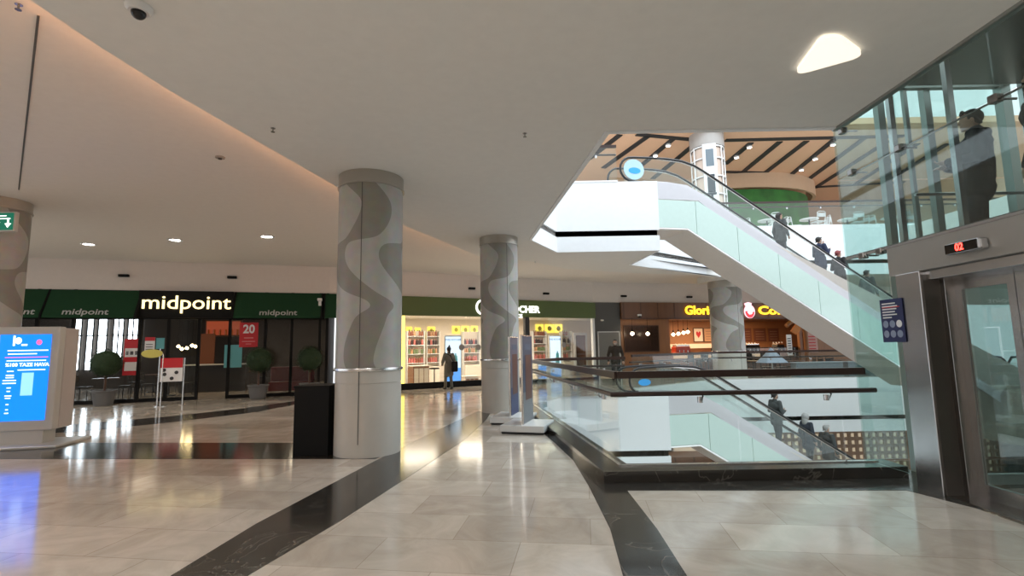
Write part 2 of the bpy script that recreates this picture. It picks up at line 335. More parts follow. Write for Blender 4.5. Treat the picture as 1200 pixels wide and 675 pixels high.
# ------------------------------------------------------------------ glass railings
def railing(pts,z0,label,seams,cap=True,brackets=True,group=None,side=-1,htop=1.25,hh=1.0,rw=.07,endx=(0,0)):
    """pts walked with the void on the right (+offset); seams = list per segment of panel break fractions"""
    o=pts[0]; t=thing('glass_railing',label,'railing',(o[0],o[1],z0),0,group)
    loc=[(x-o[0],y-o[1]) for x,y in pts]
    for i in range(len(loc)-1):
        a=Vector(loc[i]);b=Vector(loc[i+1]); cuts=[0]+list(seams[i])+[1]
        d=(b-a); L=d.length; d/=L; nrm=Vector((d.y,-d.x))
        for k in range(len(cuts)-1):
            p=a+d*(L*cuts[k]+.006); q=a+d*(L*cuts[k+1]-.006)
            MB().beam((p.x,p.y,htop/2+.03),(q.x,q.y,htop/2+.03),.016,htop-.14).build('glass_panel',GLASSG,t)
            MB().beam((q.x,q.y,.14),(q.x+d.x*.008,q.y+d.y*.008,.14),.02,.03).build('panel_clip',STEEL,t)
        if brackets:
            n=max(2,int(L/1.4)); 
            for k in range(n):
                f=(k+.35)/n; p=a+d*L*f; e=p+nrm*side*.10
                MB().tube([(p.x,p.y,hh-.09),(p.x+(e.x-p.x)*.6,p.y+(e.y-p.y)*.6,hh-.09),(e.x,e.y,hh-.035)],.011,8).cyl(p.x,p.y,hh-.125,hh-.055,.034,12).build('handrail_bracket',STEEL,t,True)
        MB().beam((a.x,a.y,.115),(b.x,b.y,.115),.05,.05).build('glass_channel',STEELL,t)
    if cap:
        ins=[Vector((x,y,htop-.02)) for x,y in loc]; ins[-1]+= (ins[-1]-ins[-2]).normalized()*endx[1]; ins[0]+=(ins[0]-ins[1]).normalized()*endx[0]
        m=MB()
        for i in range(len(ins)-1): m.beam(ins[i],ins[i+1],rw,.085)
        m.build('cap_rail',RAILW,t)
    off=offset_line(loc,side*.10); m=MB(); m.tube([(x,y,hh) for x,y in off],.03,12); m.build('handrail',RAILW,t,True)
    return t
# near railing: from the lift glass leftwards then back along the void
railing([(4.46,6.42),(1.3,6.42),(.5,13.2),(.72,13.7)],.0,'near glass balustrade with brown rails on the dark kerb round the void corner',[[.12,.53],[.14,.3,.46,.62,.8],[]],endx=(-.06,.03))
railing([(.72,13.7),(1.35,15.0),(3.3,15.0)],.0,'glass balustrade at the left end of the void by the lower escalator landing',[[.5],[.5]])
railing([(4.15,17.8),(8.6,21.4),(16.9,21.4)],.0,'long glass balustrade across the far side of the void before the coffee shop',[[.3,.6],[.1,.2,.3,.4,.5,.6,.7,.8,.9]])
railing([(.5,13.2),(1.35,15.0),(3.3,15.0)],UF,'upper floor glass balustrade beside the top of the upper escalator',[[.5],[.5]])
railing([(4.15,17.8),(8.6,21.4),(32,21.4)],UF,'upper floor glass balustrade before the cafe chairs',[[.3,.6],[.07,.14,.21,.28,.35,.42,.5,.58,.66,.74,.82,.9]],rw=.03,htop=1.2)
# ------------------------------------------------------------------ pillars
def pillar(x,y,r,z0,ztop,label,ringz=1.3,cap=.2,group=None,face=-PI/2):
    t=thing('pillar',label,'pillar',(x,y,z0),0,group); h=ztop-z0
    MB().lathe([(r,ringz+.03),(r,h-cap)],seg=64).build('patterned_cladding',M_SWIRL,t,True,label='grey cladding with serpentine bands')
    MB().lathe([(r*.995,0),(r*.995,ringz-.23),(r*.975,ringz-.235),(r*.975,ringz-.21),(r*.995,ringz-.205),(r*.995,ringz-.02)],seg=64).build('base_cladding',BEIGECOL,t,True)
    MB().lathe([(r,ringz-.03),(r+.025,ringz-.022),(r+.03,ringz),(r+.025,ringz+.022),(r,ringz+.03)],seg=64).build('steel_ring',STEELL,t,True)
    MB().lathe([(r*.98,h-cap-.02),(r+.025,h-cap-.02),(r+.025,h-cap),(r+.01,h-cap+.01),(r+.01,h-.002),(r*.9,h-.002)],seg=64).build('capital_ring',mat('taupe_metal',(.44,.415,.37),.3,.7),t,True)
    for a in (face+.35,face+.35+PI*2/3,face+.35-PI*2/3):
        MB().box(r*math.cos(a),r*math.sin(a),h/2,.006,.012,h-cap*2,a).build('vertical_seam',SEAM,t)
    return t
pillar(-2.33,8.2,.515,0,CZ,'nearest round pillar with serpentine pattern, beside the black box',face=-PI/2-.35-.0)
pillar(-.33,13.0,.49,0,CZ,'round patterned pillar further back, behind the two poster stands',face=-PI/2+.1)
pillar(9.85,23.2,.72,0,CZ,'far round patterned pillar in front of the coffee shop',ringz=1.25,cap=.3)
pillar(-10.45,10.0,.5,0,CZ2,'round pillar at the left edge behind the blue screen kiosk')
# ------------------------------------------------------------------ escalators
TH=math.radians(12); SL=.59; RISE=6.5; WD=1.5
def step_z(s):
    s1=1.3; L=RISE/SL
    if s<s1: return 0
    return -min(RISE,(s-s1)*SL)
def escalator(z0,label,sticker=True):
    t=thing('escalator',label,'escalator',(4.46,15.08,z0),TH)
    L=RISE/SL; e=1.9+L                # foot of the slope
    top=[(0,.1),(.5,.1),(.85,.04),(1.15,-.07),(2.0,-.5),(2.0+L,-.5-RISE+.55),(e+1.0,-RISE+.1),(e+2.4,-RISE+.1)]
    gt=[(.0,-.46),(1.42,-.42),(1.8,-.66),(1.8+L-.6,-.66-RISE+.35),(e+1.1,-RISE-.3)]
    gb=[(.0,-1.34),(1.03,-1.34),(1.03+L-.2,-1.34-RISE+.12)]
    bot=[(0,-1.55),(.33,-1.7),(.33+L-.5,-1.7-RISE+.3),(.33+L+.6,-RISE-.15),(e+2.4,-RISE-.15)]
    # truss body
    poly=top[:5]+[(e-.3,-.5-(e-.3-2.0)*SL),(e+.3,-RISE+.1),(e+1.9,-RISE+.1),(e+1.9,-RISE+.02),(9.64,-RISE+.02),(1.03,-1.40),(0,-1.40)]
    MB().prism_y(poly,.02,.14).build('side_cladding',TRUSS,t,label='beige grey near side cladding')
    MB().prism_y(poly,1.30,1.42).build('side_cladding',TRUSS,t)
    ub=[(0,-.35),(1.5,-.35),(e-.5,-.35-(e-2.0)*SL),(e+1.9,-RISE+.02),(e-1.6,-RISE+.02),(.33,-1.7),(0,-1.55)]
    MB().prism_y([(0,-.9),(1.2,-.9),(e-1.4,-RISE+.2),(9.64,-RISE+.02),(1.03,-1.40),(0,-1.40)],.14,1.30).build('underside',TRUSS,t)
    # pale skirt strip and green panels on the near face
    sk=[(0,.1),(.5,.1),(.85,.04),(1.15,-.07),(2.0,-.5),(e-.35,-.5-(e-.35-2.0)*SL),(e-.35,-.86-(e-.35-2.0)*SL+.02),(1.88,-.72),(1.46,-.43),(0,-.43)]
    MB().prism_y(sk,0,.03).build('skirt_band',SKIRT,t)
    def zt(s): return -.46 if s<1.45 else -.46-(s-1.45)*SL
    def zb(s): return -1.33 if s<1.03 else -1.33-(s-1.03)*SL
    cuts=[0,1.35]+[1.35+1.42*k for k in range(1,8)]
    for a,b in zip(cuts,cuts[1:]):
        a+=.008;b-=.008; up=[a,b] if not(a<1.45<b) else [a,1.45,b]; dn=[a,b] if not(a<1.03<b) else [a,1.03,b]
        MB().prism_y([(s,zt(s)) for s in up]+[(s,zb(s)) for s in dn[::-1]],-.012,.018).build('green_panel',FROST,t)
    MB().prism_y([(0,-1.34),(1.03,-1.34),(11.0,-1.34-(9.97)*SL),(11.0,-1.38-(9.97)*SL),(1.02,-1.38),(0,-1.38)],-.02,.02).build('edge_strip',STEELL,t)
    # balustrades
    hr=[(-.55,.93),(0,.95),(.6,.95),(1.1,.91),(1.5,.80),(1.85,.62),(2.3,.36),(3.0,-.05)]
    s2=e-.2; z2=-.05-(s2-3.0)*SL
    end=[(s2,z2),(s2+.5,z2-.2),(s2+.9,-RISE+.95),(s2+1.6,-RISE+.93)]
    full=hr+end
    def loop():
        P=[(-.2,.12),(-.6,.16)]; 
        for k in range(1,10): a=-PI/2-PI*k/10; P.append((-.62+.40*math.cos(a),.545+.385*math.sin(a)))
        P+=full
        ex=s2+1.7
        for k in range(1,10): a=PI/2-PI*k/10; P.append((ex+.38*math.cos(a),-RISE+.55+.38*math.sin(a)))
        P+=[(ex-.4,-RISE+.15)]
        return P
    lp=loop()
    for yy,nm in ((.21,'near'),(1.19,'far')):
        mb=MB().tube([(s,yy,z) for s,z in lp],.036,10); h=mb.build('handrail',RUBBER,t,True)
        MB().tube([(s,yy,z-.05 if 0<s<s2+1 else z) for s,z in full],.018,8).build('handrail_guide',STEELL,t,True)
        gp=[(s,z) for s,z in lp]; gp=[(s,z) for s,z in gp]
        low=[(s2+1.3,-RISE+.12),(s2-.0,-.88-(s2-3.0)*SL+.05),(3.0,-.93),(2.0,-.42),(1.2,.0),(.6,.12)]
        MB().prism_y(gp+low,yy-.006,yy+.006).build('balustrade_glass',GLASSG,t)
        MB().prism_y([(-.3,.0),(.5,.0),(1.2,-.16),(2.0,-.6),(e-.2,-.6-(e-2.2)*SL),(e+1.2,-RISE+.01),(e+1.2,-RISE+.14),(e-.1,-.32-(e-2.1)*SL),(2.0,-.32),(1.2,.10),(.5,.17),(-.3,.17)],yy-.075,yy+.075).build('inner_skirt',SKIRT,t)
    # blue sticker on newel glass
    st=MB(); 
    st.v=[];
    pts=[(-.55+.20*math.cos(a*PI/12),.50+.10*math.sin(a*PI/12)) for a in range(24)]
    if sticker: MB().prism_y([(-.62+.34*math.cos(a*PI/12)+.05,.54+.33*math.sin(a*PI/12)) for a in range(24)],.198,.203).build('newel_sticker',mat('pale_blue_film',(.42,.62,.74),.4),t,label='pale blue round sticker')
    MB().prism_y(pts,.192,.197).build('sticker_dot',mat('bright_blue_film',(.03,.35,.80),.4),t)
    # steps
    n=0; s=.2
    for k in range(34):
        a=.35+k*.37; z=step_z(a+.18)
        MB().bb(a,a+.37,.29,1.11,z-.2,z-.005).build('step',STEELD,t)
    MB().bb(-1.2,.35,.29,1.11,-.02,.004).build('comb_plate',STEEL,t)
    return t
escalator(UF,'upper escalator running down to the right between the floors')
escalator(0,'lower escalator descending from this floor behind the near glass balustrade',False)
# ------------------------------------------------------------------ shop fronts
class Fac:
    def __init__(s,A,B):
        s.A=Vector((*A,0)); d=Vector((B[0]-A[0],B[1]-A[1],0)); s.L=d.length; s.u=d/s.L; s.w=Vector((-s.u.y,s.u.x,0)); s.a=math.atan2(s.u.y,s.u.x)
    def W(s,u,w,z=0): return s.A+s.u*u+s.w*w+Vector((0,0,z))
    def px(s,x,y,w=0):
        d=ray(x,y); o=Vector((0,0,H)); t=(w-(o-s.A).dot(s.w))/d.dot(s.w); p=o+d*t; return ((p-s.A).dot(s.u),p.z)
F1=Fac((-20,14.6),(-6.9,18.9)); F2=Fac((-6.9,18.9),(4.0,24.9)); F3=Fac((4.0,24.9),(24,30))
HB=3.74
wn=0
for f,nm,L in ((F1,'wall_left',F1.L),(F2,'wall_middle',F2.L),(F3,'wall_far',F3.L)):
    struct(nm,MB().bb(-6 if f is F1 else 0,L+(.0 if f is not F3 else 10),-.0,.25,HB,CZ2+.02),BAND,f.A,f.a)
for i,(x,y) in enumerate([(145,323),(272,325),(553,338),(640,344),(731,347),(808,348)]):
    f=F1 if x<390 else (F2 if x<694 else F3); u,z=f.px(x,y,-.06)
    t=thing('emergency_light','small black light fitting on the pale band '+['above the left awning','right of the glowing restaurant sign','just left of the second pillar','above the cosmetics shop name','above the grey door panel','above the coffee shop letters'][i],'light fitting',f.W(u,-.0,z),f.a,'fittings on the band')
    MB().box(0,-.06,0,.30,.12,.09,0,.015).build('housing',BLACK,t); MB().box(0,-.06,-.047,.24,.08,.01).build('lens',mat('smoked_lens',(.1,.1,.1),.2),t)
# ---------- restaurant (F1)
def fthing(f,name,label,cat,u,w,z=0,group=None,rot=0): return thing(name,label,cat,f.W(u,w,z),f.a+rot,group)
fr=fthing(F1,'restaurant_shopfront','dark framed glazed restaurant shopfront below the green awnings','shopfront',0,0)
px1=lambda x: F1.px(x,420)[0]
posts=[-1,1.9,px1(40),px1(83),px1(163),px1(196),px1(232),px1(268),px1(310),px1(341),px1(374),F1.L-.05]
UZ=2.8
for u in posts: MB().bb(u-.045,u+.045,-.05,.05,0,HB).build('mullion',BLACK,fr)
for a,b in zip(posts,posts[1:]):
    if abs(a-px1(232))<.01: continue      # open doorway
    MB().bb(a+.045,b-.045,-.01,.01,.12,UZ).build('glass_pane',GLASSD,fr)
    MB().bb(a+.045,b-.045,-.04,.04,0,.12).build('bottom_rail',BLACK,fr)
MB().bb(-1,F1.L,-.06,.06,UZ-.04,UZ+.06).build('transom',BLACK,fr)
MB().bb(-1,F1.L,.02,.1,UZ,HB).build('header_panel',BLACK,fr)
# awnings
def awning(x0,x1,label,txt,tx):
    u0=F1.px(x0,342)[0];u1=F1.px(x1,342)[0]; t=fthing(F1,'awning',label,'awning',(u0+u1)/2,0,0,'dark green awnings'); w=(u1-u0)/2
    MB().prism_x([(-.06,HB-.02),(-.5,UZ+.05),(-.5,UZ-.02),(-.06,UZ+.02)],-w,w).build('canopy',MIDG,t)
    for s in (-1,1): MB().prism_x([(-.05,HB-.0),(-.53,UZ+.06),(-.53,UZ-.05),(-.05,UZ-.02)],s*w-.03,s*w+.03).build('end_frame',BLACK,t)
    if txt:
        ut=F1.px(tx,366)[0]-(u0+u1)/2; sl=math.atan2(HB-UZ-.07,.44)
        R=Matrix(((1,0,0),(0,math.cos(sl),-math.sin(sl)),(0,math.sin(sl),math.cos(sl))))
        letters('lettering',txt,.30,mat('faded_white_print',(.5,.52,.5),.7),t,ut,-.455,UZ+.17,.003,.004,1.15,rot=R,label='pale name along the lower edge')
    return t
awning(8,60,'left dark green awning behind the kiosk','midpoint',22)
awning(60,167,'dark green awning left of the glowing restaurant sign','midpoint',108)
awning(277,378,'dark green awning right of the glowing restaurant sign','midpoint',328)
awning(381,398,'short end of dark green awning beside the nearest pillar','',0)
sg=fthing(F1,'restaurant_sign','black sign box with glowing warm white letters reading midpoint','sign',F1.px(222,358)[0],0,0)
MB().bb(-1.42,1.42,-.28,-.08,UZ,HB-.02,.01).build('sign_box',BLACK,sg)
letters('glowing_letters','midpoint',.66,LETY,sg,0,-.31,3.30,.015,.002,1.13,label='glowing warm white letters')
# posters in the restaurant windows
def poster(f,x0,y0,x1,y1,w,m,label,group=None,lines=None,extra=None,cat='poster',name='poster'):
    u0,z0=f.px(x0,y1,w);u1,z1=f.px(x1,y0,w); t=fthing(f,name,label,cat,(u0+u1)/2,w,z0,group); hw=(u1-u0)/2;h=z1-z0
    MB().bb(-hw,hw,0,.015,0,h).build('sheet',m,t)
    if lines:
        for (a,b,c,d,mm) in lines: MB().bb(-hw+2*hw*a,-hw+2*hw*b,-.006,0,h*c,h*d).build('print',mm,t)
    return t,hw,h
tw,hw,h=poster(F1,280,378,303,407,-.03,REDP,'red poster with a large white 20 in the restaurant window')
letters('number','20',.42,PAPER,tw,0,-.012,h*.72,.003,.012,.9)
MB().bb(-hw*.5,hw*.5,-.008,0,h*.36,h*.39).bb(-hw*.7,hw*.7,-.008,0,h*.22,h*.245).bb(-hw*.3,hw*.3,-.008,0,h*.12,h*.14).build('small_print',mat('pink_print',(.75,.35,.35),.6),tw)
poster(F1,262,404,284,431,-.02,TEAL,'plain teal panel in the restaurant window under the red poster')
poster(F1,143,397,165,440,-.03,REDP,'tall red notice with white panels at the restaurant window',None,[(.08,.95,.5,.74,PAPER),(.1,.9,.12,.36,PAPER),(.12,.3,.56,.66,CHAR),(.4,.6,.56,.66,CHAR),(.7,.9,.56,.66,CHAR)])
poster(F1,169,395,182,413,-.03,PAPER,'white sheet with red top on the restaurant door frame',None,[(0,1,.75,1,REDP),(.12,.8,.5,.54,CHAR),(.12,.8,.34,.38,CHAR),(.12,.8,.18,.22,CHAR)])
poster(F1,182.5,396,193,409,-.03,TEAL,'small teal sheet beside the white and red sheet')
# free-standing sign board and yellow oval sign
u,_=F1.px(198,468,-1.3)
tb=fthing(F1,'menu_stand','menu stand on two thin posts with a red and white picture board outside the restaurant','sign stand',F1.px(199,470,-1.6)[0],-1.6)
for s in (-.34,.34): MB().cyl(s,0,0,1.75 if s<0 else 1.45,.018,10).box(s,0,.01,.1,.35,.02).build('post',STEELL,tb,True)
MB().bb(-.3,.3,-.02,.02,.72,1.45).build('board',PAPER,tb)
MB().bb(-.3,.3,-.026,-.02,1.15,1.45).build('red_header',REDP,tb)
for a,b in ((-.18,.95),(.02,.82),(.14,1.0),(-.2,1.08)): MB().lathe([(.001,-.004),(.055,-.004),(.055,.004),(.001,.004)],seg=14).build('dish_picture',CHAR,tb).matrix_local=Matrix.Translation((a,-.028,b))@Matrix.Rotation(PI/2,4,'X')
ty=fthing(F1,'oval_sign','yellow oval sign on a slim bent post before the restaurant door','sign stand',F1.px(188,472,-1.9)[0],-1.9)
MB().tube([(0,0,0),(0,0,1.55),(-.05,0,1.62),(-.2,0,1.63)],.016,8).cyl(0,0,0,.02,.16,20).build('post',STEELL,ty,True)
MB().prism_y([(-.3+.28*math.cos(a*PI/12),1.6+.13*math.sin(a*PI/12)) for a in range(24)],-.02,.02).build('oval_plate',mat('yellow_plate',(.55,.50,.12),.5),ty)
# topiary
def leafball(r,n=700):
    m=MB().sph((0,0,0),r*.86,20)
    for k in range(n):
        z=random.uniform(-1,1);a=random.uniform(0,2*PI);q=math.sqrt(1-z*z);d=Vector((q*math.cos(a),q*math.sin(a),z)); c=d*r*random.uniform(.88,1.03)
        s=random.uniform(.025,.045); x=d.orthogonal().normalized(); x.rotate(Matrix.Rotation(random.uniform(0,6.3),3,d)); y=d.cross(x)
        m.add([c-x*s,c+y*s*.5+d*s*.4,c+x*s+d*s*.3,c-y*s*.5+d*s*.2],[(0,1,2,3)])
    return m
LEAF=mat('dark_foliage',(.018,.045,.014),.7,noise=.5,nscale=20)
tp=thing('potted_topiary','x','plant',(0,0,0),0,'ball topiaries outside the restaurant')
lb=leafball(.46).build('foliage_ball',LEAF,tp,False); lb.location=(0,0,1.32)
MB().tube([(0,0,.4),(.01,.01,.7),(0,0,1.0)],.035,8).build('trunk',DWOOD,tp,True)
MB().lathe([(.2,0),(.24,.02),(.31,.42),(.34,.44),(.34,.48),(.29,.48),(.27,.40)],seg=28).build('pot',mat('grey_pot',(.13,.13,.13),.6),tp,True)
MB().lathe([(.001,.41),(.275,.41)],seg=24).build('soil',mat('soil',(.03,.02,.015),.9),tp)
for i,(x,y,l) in enumerate([(121,472,'ball topiary in a grey pot behind the blue kiosk'),(302,467,'ball topiary in a grey pot below the red 20 poster'),(362,465,'ball topiary partly behind the black box')]):
    uu=F1.px(x,y,-.75)[0]; P=F1.W(uu,-.75)
    if i==0: tp.location=P; tp['label']=l
    else: copy_tree(tp,P,i*1.3,l)
# interior of the restaurant
DI=9.0
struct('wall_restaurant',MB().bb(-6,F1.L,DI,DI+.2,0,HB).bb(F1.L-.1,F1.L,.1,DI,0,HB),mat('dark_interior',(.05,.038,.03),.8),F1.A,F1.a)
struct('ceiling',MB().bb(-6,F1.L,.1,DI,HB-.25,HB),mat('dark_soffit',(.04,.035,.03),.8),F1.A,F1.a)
DAY=emit('daylight_pane',(.85,.93,1.0),5.5)
wx=[(85,97),(100,111),(113,127),(131,146),(148,163)]
for i,(a,b) in enumerate(wx):
    u0,z0=F1.px(a,416,DI-.1);u1,z1=F1.px(b,373,DI-.1); t=thing('window_%d'%(i+1),None,None,F1.W((u0+u1)/2,DI-.1,0),F1.a); t['kind']='structure'; hw=(u1-u0)/2
    zz=[.9 if i<3 else 1.3,2.5,3.4]
    MB().bb(-hw,hw,0,.02,zz[0],zz[2]).build('pane',DAY,t)
    m=MB().bb(-hw-.06,hw+.06,-.05,.0,zz[1]-.03,zz[1]+.03)
    for s in (-hw,0 if i>2 else hw,hw): m.bb(s-.025,s+.025,-.03,.0,zz[0]-.1,zz[2]+.1)
    m.build('window_frame',CHAR,t)
# tables and chairs inside
def cafe_chair(label,grp,m=CHAR,seatm=None):
    t=thing('cafe_chair',label,'chair',(0,0,0),0,grp)
    MB().box(0,0,.45,.42,.42,.045,0,.015).build('seat',seatm or m,t)
    for sx in (-.18,.18):
        for sy in (-.18,.18): MB().tube([(sx,sy,0),(sx*.95,sy*.95,.44)],.014,8).build('leg',m,t,True)
    b=MB().tube([(-.19,.19,.44),(-.2,.24,.84),(-.12,.25,.88),(.12,.25,.88),(.2,.24,.84),(.19,.19,.44)],.014,8); b.build('back_frame',m,t,True)
    MB().box(0,.235,.72,.36,.02,.18,0,.008).build('backrest',seatm or m,t)
    return t
def cafe_table(label,grp,m=DWOOD,h=.75,r=.4,leg=CHAR):
    t=thing('cafe_table',label,'table',(0,0,0),0,grp)
    MB().lathe([(.001,h-.03),(r,h-.03),(r,h),(.001,h)],seg=28).build('tabletop',m,t); MB().cyl(0,0,.02,h-.03,.03,12).build('pedestal',leg,t,True); MB().lathe([(.001,0),(.24,0),(.22,.02),(.001,.03)],seg=20).build('foot',leg,t)
    return t
ct=cafe_table('dark round table inside the dim restaurant seen through its glass','tables inside the restaurant'); cc=cafe_chair('dark chair inside the dim restaurant seen through its glass','chairs inside the restaurant')
first=True
for (u,w) in [(6.2,2.0),(8.0,2.6),(6.9,4.6),(11.9,4.2),(10.2,5.5)]:
    T=ct if first else copy_tree(ct); T.location=F1.W(u,w)
    for k in range(2):
        C=cc if first and k==0 else copy_tree(cc); a=F1.a+(PI/2 if k else -PI/2); C.location=F1.W(u+(-.65 if k else .65),w); C.rotation_euler=(0,0,a)
    first=False
bz=fthing(F1,'sofa','dark red bench sofa inside the restaurant behind the right-hand ball topiary','sofa',F1.px(352,440,1.4)[0]-.3,1.4)
MB().bb(-.8,.8,-.3,.3,.1,.45,.04).build('seat',mat('dark_red_leather',(.16,.02,.02),.4),bz); MB().bb(-.8,.8,.25,.42,.1,1.0,.04).build('backrest',mat('dark_red_leather',(.16,.02,.02),.4),bz)
# bar with lit shelf, orange panel and pendant cluster
bc=fthing(F1,'bar_counter','dark bar counter inside the restaurant doorway','counter',F1.px(250,440,3.5)[0],3.5)
MB().bb(-1.2,1.2,0,.6,0,1.08,.01).build('body',CHAR,bc); MB().bb(-1.3,1.3,-.08,.68,1.08,1.13,.01).build('worktop',LGREY,bc)
u0,z0=F1.px(262,385,6.5); ls=fthing(F1,'lit_shelf','small glowing orange shelf high behind the restaurant bar','shelf',u0,6.5,z0)
MB().bb(-.75,.75,0,.3,-.38,.38).build('back_box',DWOOD,ls); MB().bb(-.7,.7,-.02,0,-.30,.34).build('lit_panel',emit('orange_lit',(.8,.10,.02),.22),ls)
for k in range(6): MB().cyl(-.6+k*.24,-.08,-.3,-.05,.04,8).build('bottle',mat('amber_glass',(.4,.12,.02),.2),ls)
u0,z0=F1.px(241,411,5.5); solo('wall_panel',MB().bb(-.35,.35,0,.04,-.75,.75,.01),mat('rust_panel',(.16,.045,.015),.6),'rust orange wall panel seen through the restaurant doorway','panel',F1.W(u0,5.5,z0),F1.a)
for k,(x,y) in enumerate([(209,406),(213,409),(219,408),(225,405),(229,406)]):
    u0,z0=F1.px(x,y,3.2); t=fthing(F1,'pendant_lamp','small glowing bulb hanging in the cluster inside the restaurant door','lamp',u0,3.2,z0,'bulbs hanging in the restaurant')
    MB().sph((0,0,0),.06,12).build('bulb',emit('warm_bulb',(1,.72,.35),25),t,True); MB().cyl(0,0,.05,HB-.25-z0,.006,6).build('cord',BLACK,t)
for k,(u,w) in enumerate([(7,3),(11,3),(12.5,6)]):
    l=bpy.data.lights.new('restaurant_light','AREA'); l.energy=28; l.size=1.2; l.color=(1,.78,.55); o=bpy.data.objects.new('restaurant_light',l); COL.objects.link(o); o.location=F1.W(u,w,HB-.3)
# ---------- cosmetics shop (F2)
u0=2.2; u1=12.46; ud=F2.px(617,400)[0]
cf=fthing(F2,'cosmetics_shopfront','bright cosmetics shopfront with olive green header and glass','shopfront',0,0)
MB().bb(u0,u1,-.16,.1,2.95,HB-.02,.01).build('header',OLIVE,cf)
for a,b in ((u0,5.6),(5.6,ud-.1),(ud+.12,u1)): MB().bb(a+.02,b-.02,-.01,.01,.22,2.95).build('glass_pane',GLASSC,cf)
MB().bb(u0,ud+.1,-.08,.08,0,.24).bb(ud+.1,u1,-.08,.08,0,.1).build('plinth',BLACK,cf)
MB().bb(ud-.1,ud+.12,-.1,.1,0,2.95).build('dark_post',CHAR,cf)
MB().bb(u1-.12,u1,-.06,.1,0,2.95).build('white_jamb',WHITEG,cf); MB().bb(u0+.64,u0+.76,.12,.2,.24,2.95).build('yellow_strip',emit('yellow_glow',(1,.75,.12),2.2),cf,label='glowing yellow vertical strip')
ns=thing('shop_name_sign','white shop name letters and round logo on the olive header, half behind the pillar','sign',F2.W(0,0,0),F2.a)
uo=F2.px(632,363,-.18)[0]
letters('name_letters','YVES ROCHER',.42,LETW,ns,uo,-.19,F2.px(620,363,-.18)[1],.012,.012,1.0,align='RIGHT')
letters('lower_letters','FRANCE',.22,LETW,ns,F2.px(612,370,-.18)[0],-.19,F2.px(612,371,-.18)[1]+.02,.012,.006,1.1,align='RIGHT')
ul,zl=F2.px(565,360,-.18)
MB().prism_y([(ul+.30*math.cos(a*PI/14),zl+.33*math.sin(a*PI/14)) for a in range(28)],-.2,-.16).build('round_logo',LETW,ns)
MB().prism_y([(ul+.22*math.cos(a*PI/14),zl+.25*math.sin(a*PI/14)) for a in range(28)],-.205,-.2).build('logo_disc',OLIVE,ns)
MB().tube([(ul-.08,-.21,zl-.16),(ul-.02,-.21,zl),(ul+.08,-.21,zl+.14)],.025,6).build('logo_leaf',LETW,ns)
DS=4.5
struct('wall_cosmetics',MB().bb(u0,u1+3.8,DS,DS+.1,0,3.3).bb(u0-.1,u0,.1,DS,0,3.3).bb(u1+3.7,u1+3.8,1.6,DS,0,3.3).bb(u1,u1+3.8,1.5,1.6,0,3.3) if 0 else MB().bb(u0,u1+3.8,DS,DS+.1,0,3.3).bb(u0-.1,u0,.1,DS,0,3.3).bb(u1+3.7,u1+3.8,2.4,DS,0,3.3),CREAM,F2.A,F2.a)
struct('ceiling',MB().bb(u0,u1,.1,DS+.1,3.1,3.2).bb(u1,u1+3.8,2.0,DS+.1,3.1,3.2),mat('shop_ceiling',(.8,.76,.7),.7),F2.A,F2.a)
for k in range(3):
    l=bpy.data.lights.new('cosmetics_light','AREA'); l.energy=95; l.size=2; l.color=(1,.86,.68); o=bpy.data.objects.new('cosmetics_light',l); COL.objects.link(o); o.location=F2.W(u0+1.6+3.2*k,1.6,3.05)
# shelf units with goods
def goods(kind,m,lid):
    t=thing('product_bottle',kind,'bottle',(0,0,0),0,None); MB().lathe([(.001,0),(.053,0),(.058,.02),(.054,.20),(.025,.23),(.022,.24)],seg=10).build('body',m,t,True); MB().cyl(0,0,.24,.29,.03,8).build('lid',lid,t); return t
kinds=[mat('g_pink',(.55,.16,.14),.4),mat('g_brown',(.30,.10,.06),.4),mat('g_tan',(.55,.30,.16),.4),mat('g_green',(.16,.22,.10),.4),mat('g_black',(.05,.03,.03),.4)]
units=[(478,497,3.2,'tall stocked shelf unit at the left side of the cosmetics shop',4),(501,515,3.6,'narrow stocked shelf unit beside the left yellow pictures',4),(544,562,4.1,'white shelf unit with goods right of the blue shop poster',3),(626,641,3.8,'stocked shelf unit just right of the dark shop post',4),(660,671,3.8,'narrow stocked shelf beside the white framed mirror',4)]
cnt=0
for (a,b,w,lab,nr) in units:
    short=lab.replace('stocked ','').replace(' in the cosmetics shop','').replace(' of the cosmetics shop','')
    ua=F2.px(a,420,w)[0];ub=F2.px(b,420,w)[0]; t=fthing(F2,'shelf_unit',lab,'shelf',(ua+ub)/2,w); hw=(ub-ua)/2
    MB().bb(-hw,hw,.28,.32,0,2.45).build('back_panel',CREAM,t); MB().bb(-hw-.03,-hw,0,.32,0,2.45).build('side_panel',WHITEG,t); MB().bb(hw,hw+.03,0,.32,0,2.45).build('side_panel',WHITEG,t)
    MB().bb(-hw,hw,-.1,.3,0,.75,.01).build('drawer_base',OWOOD if a<480 else CREAM,t)
    grp='goods on the '+lab
    proto=None
    for r in range(nr):
        z=.95+r*.42; MB().bb(-hw,hw,0,.28,z-.03,z).build('shelf_board',WHITEG,t)
        n=int(hw*2/.13)
        for k in range(n):
            if random.random()<.08: continue
            if proto is None or random.random()<.25: pass
            if proto is None:
                pk=[goods('small bottle on the '+short,m,kinds[(i+2)%5]) for i,m in enumerate(kinds)]
                for q in pk: q['group']=grp
                proto=[[q,False] for q in pk]
            e=proto[(r*2+random.choice((0,0,1)))%5]
            o=e[0] if not e[1] else copy_tree(e[0]); e[1]=True
            o.location=F2.W((ua+ub)/2-hw+.1+k*.125,w+.12,z); cnt+=1
    if proto:
        for q,used in proto:
            if not used:
                for c in kids(q): bpy.data.objects.remove(c)
                bpy.data.objects.remove(q)
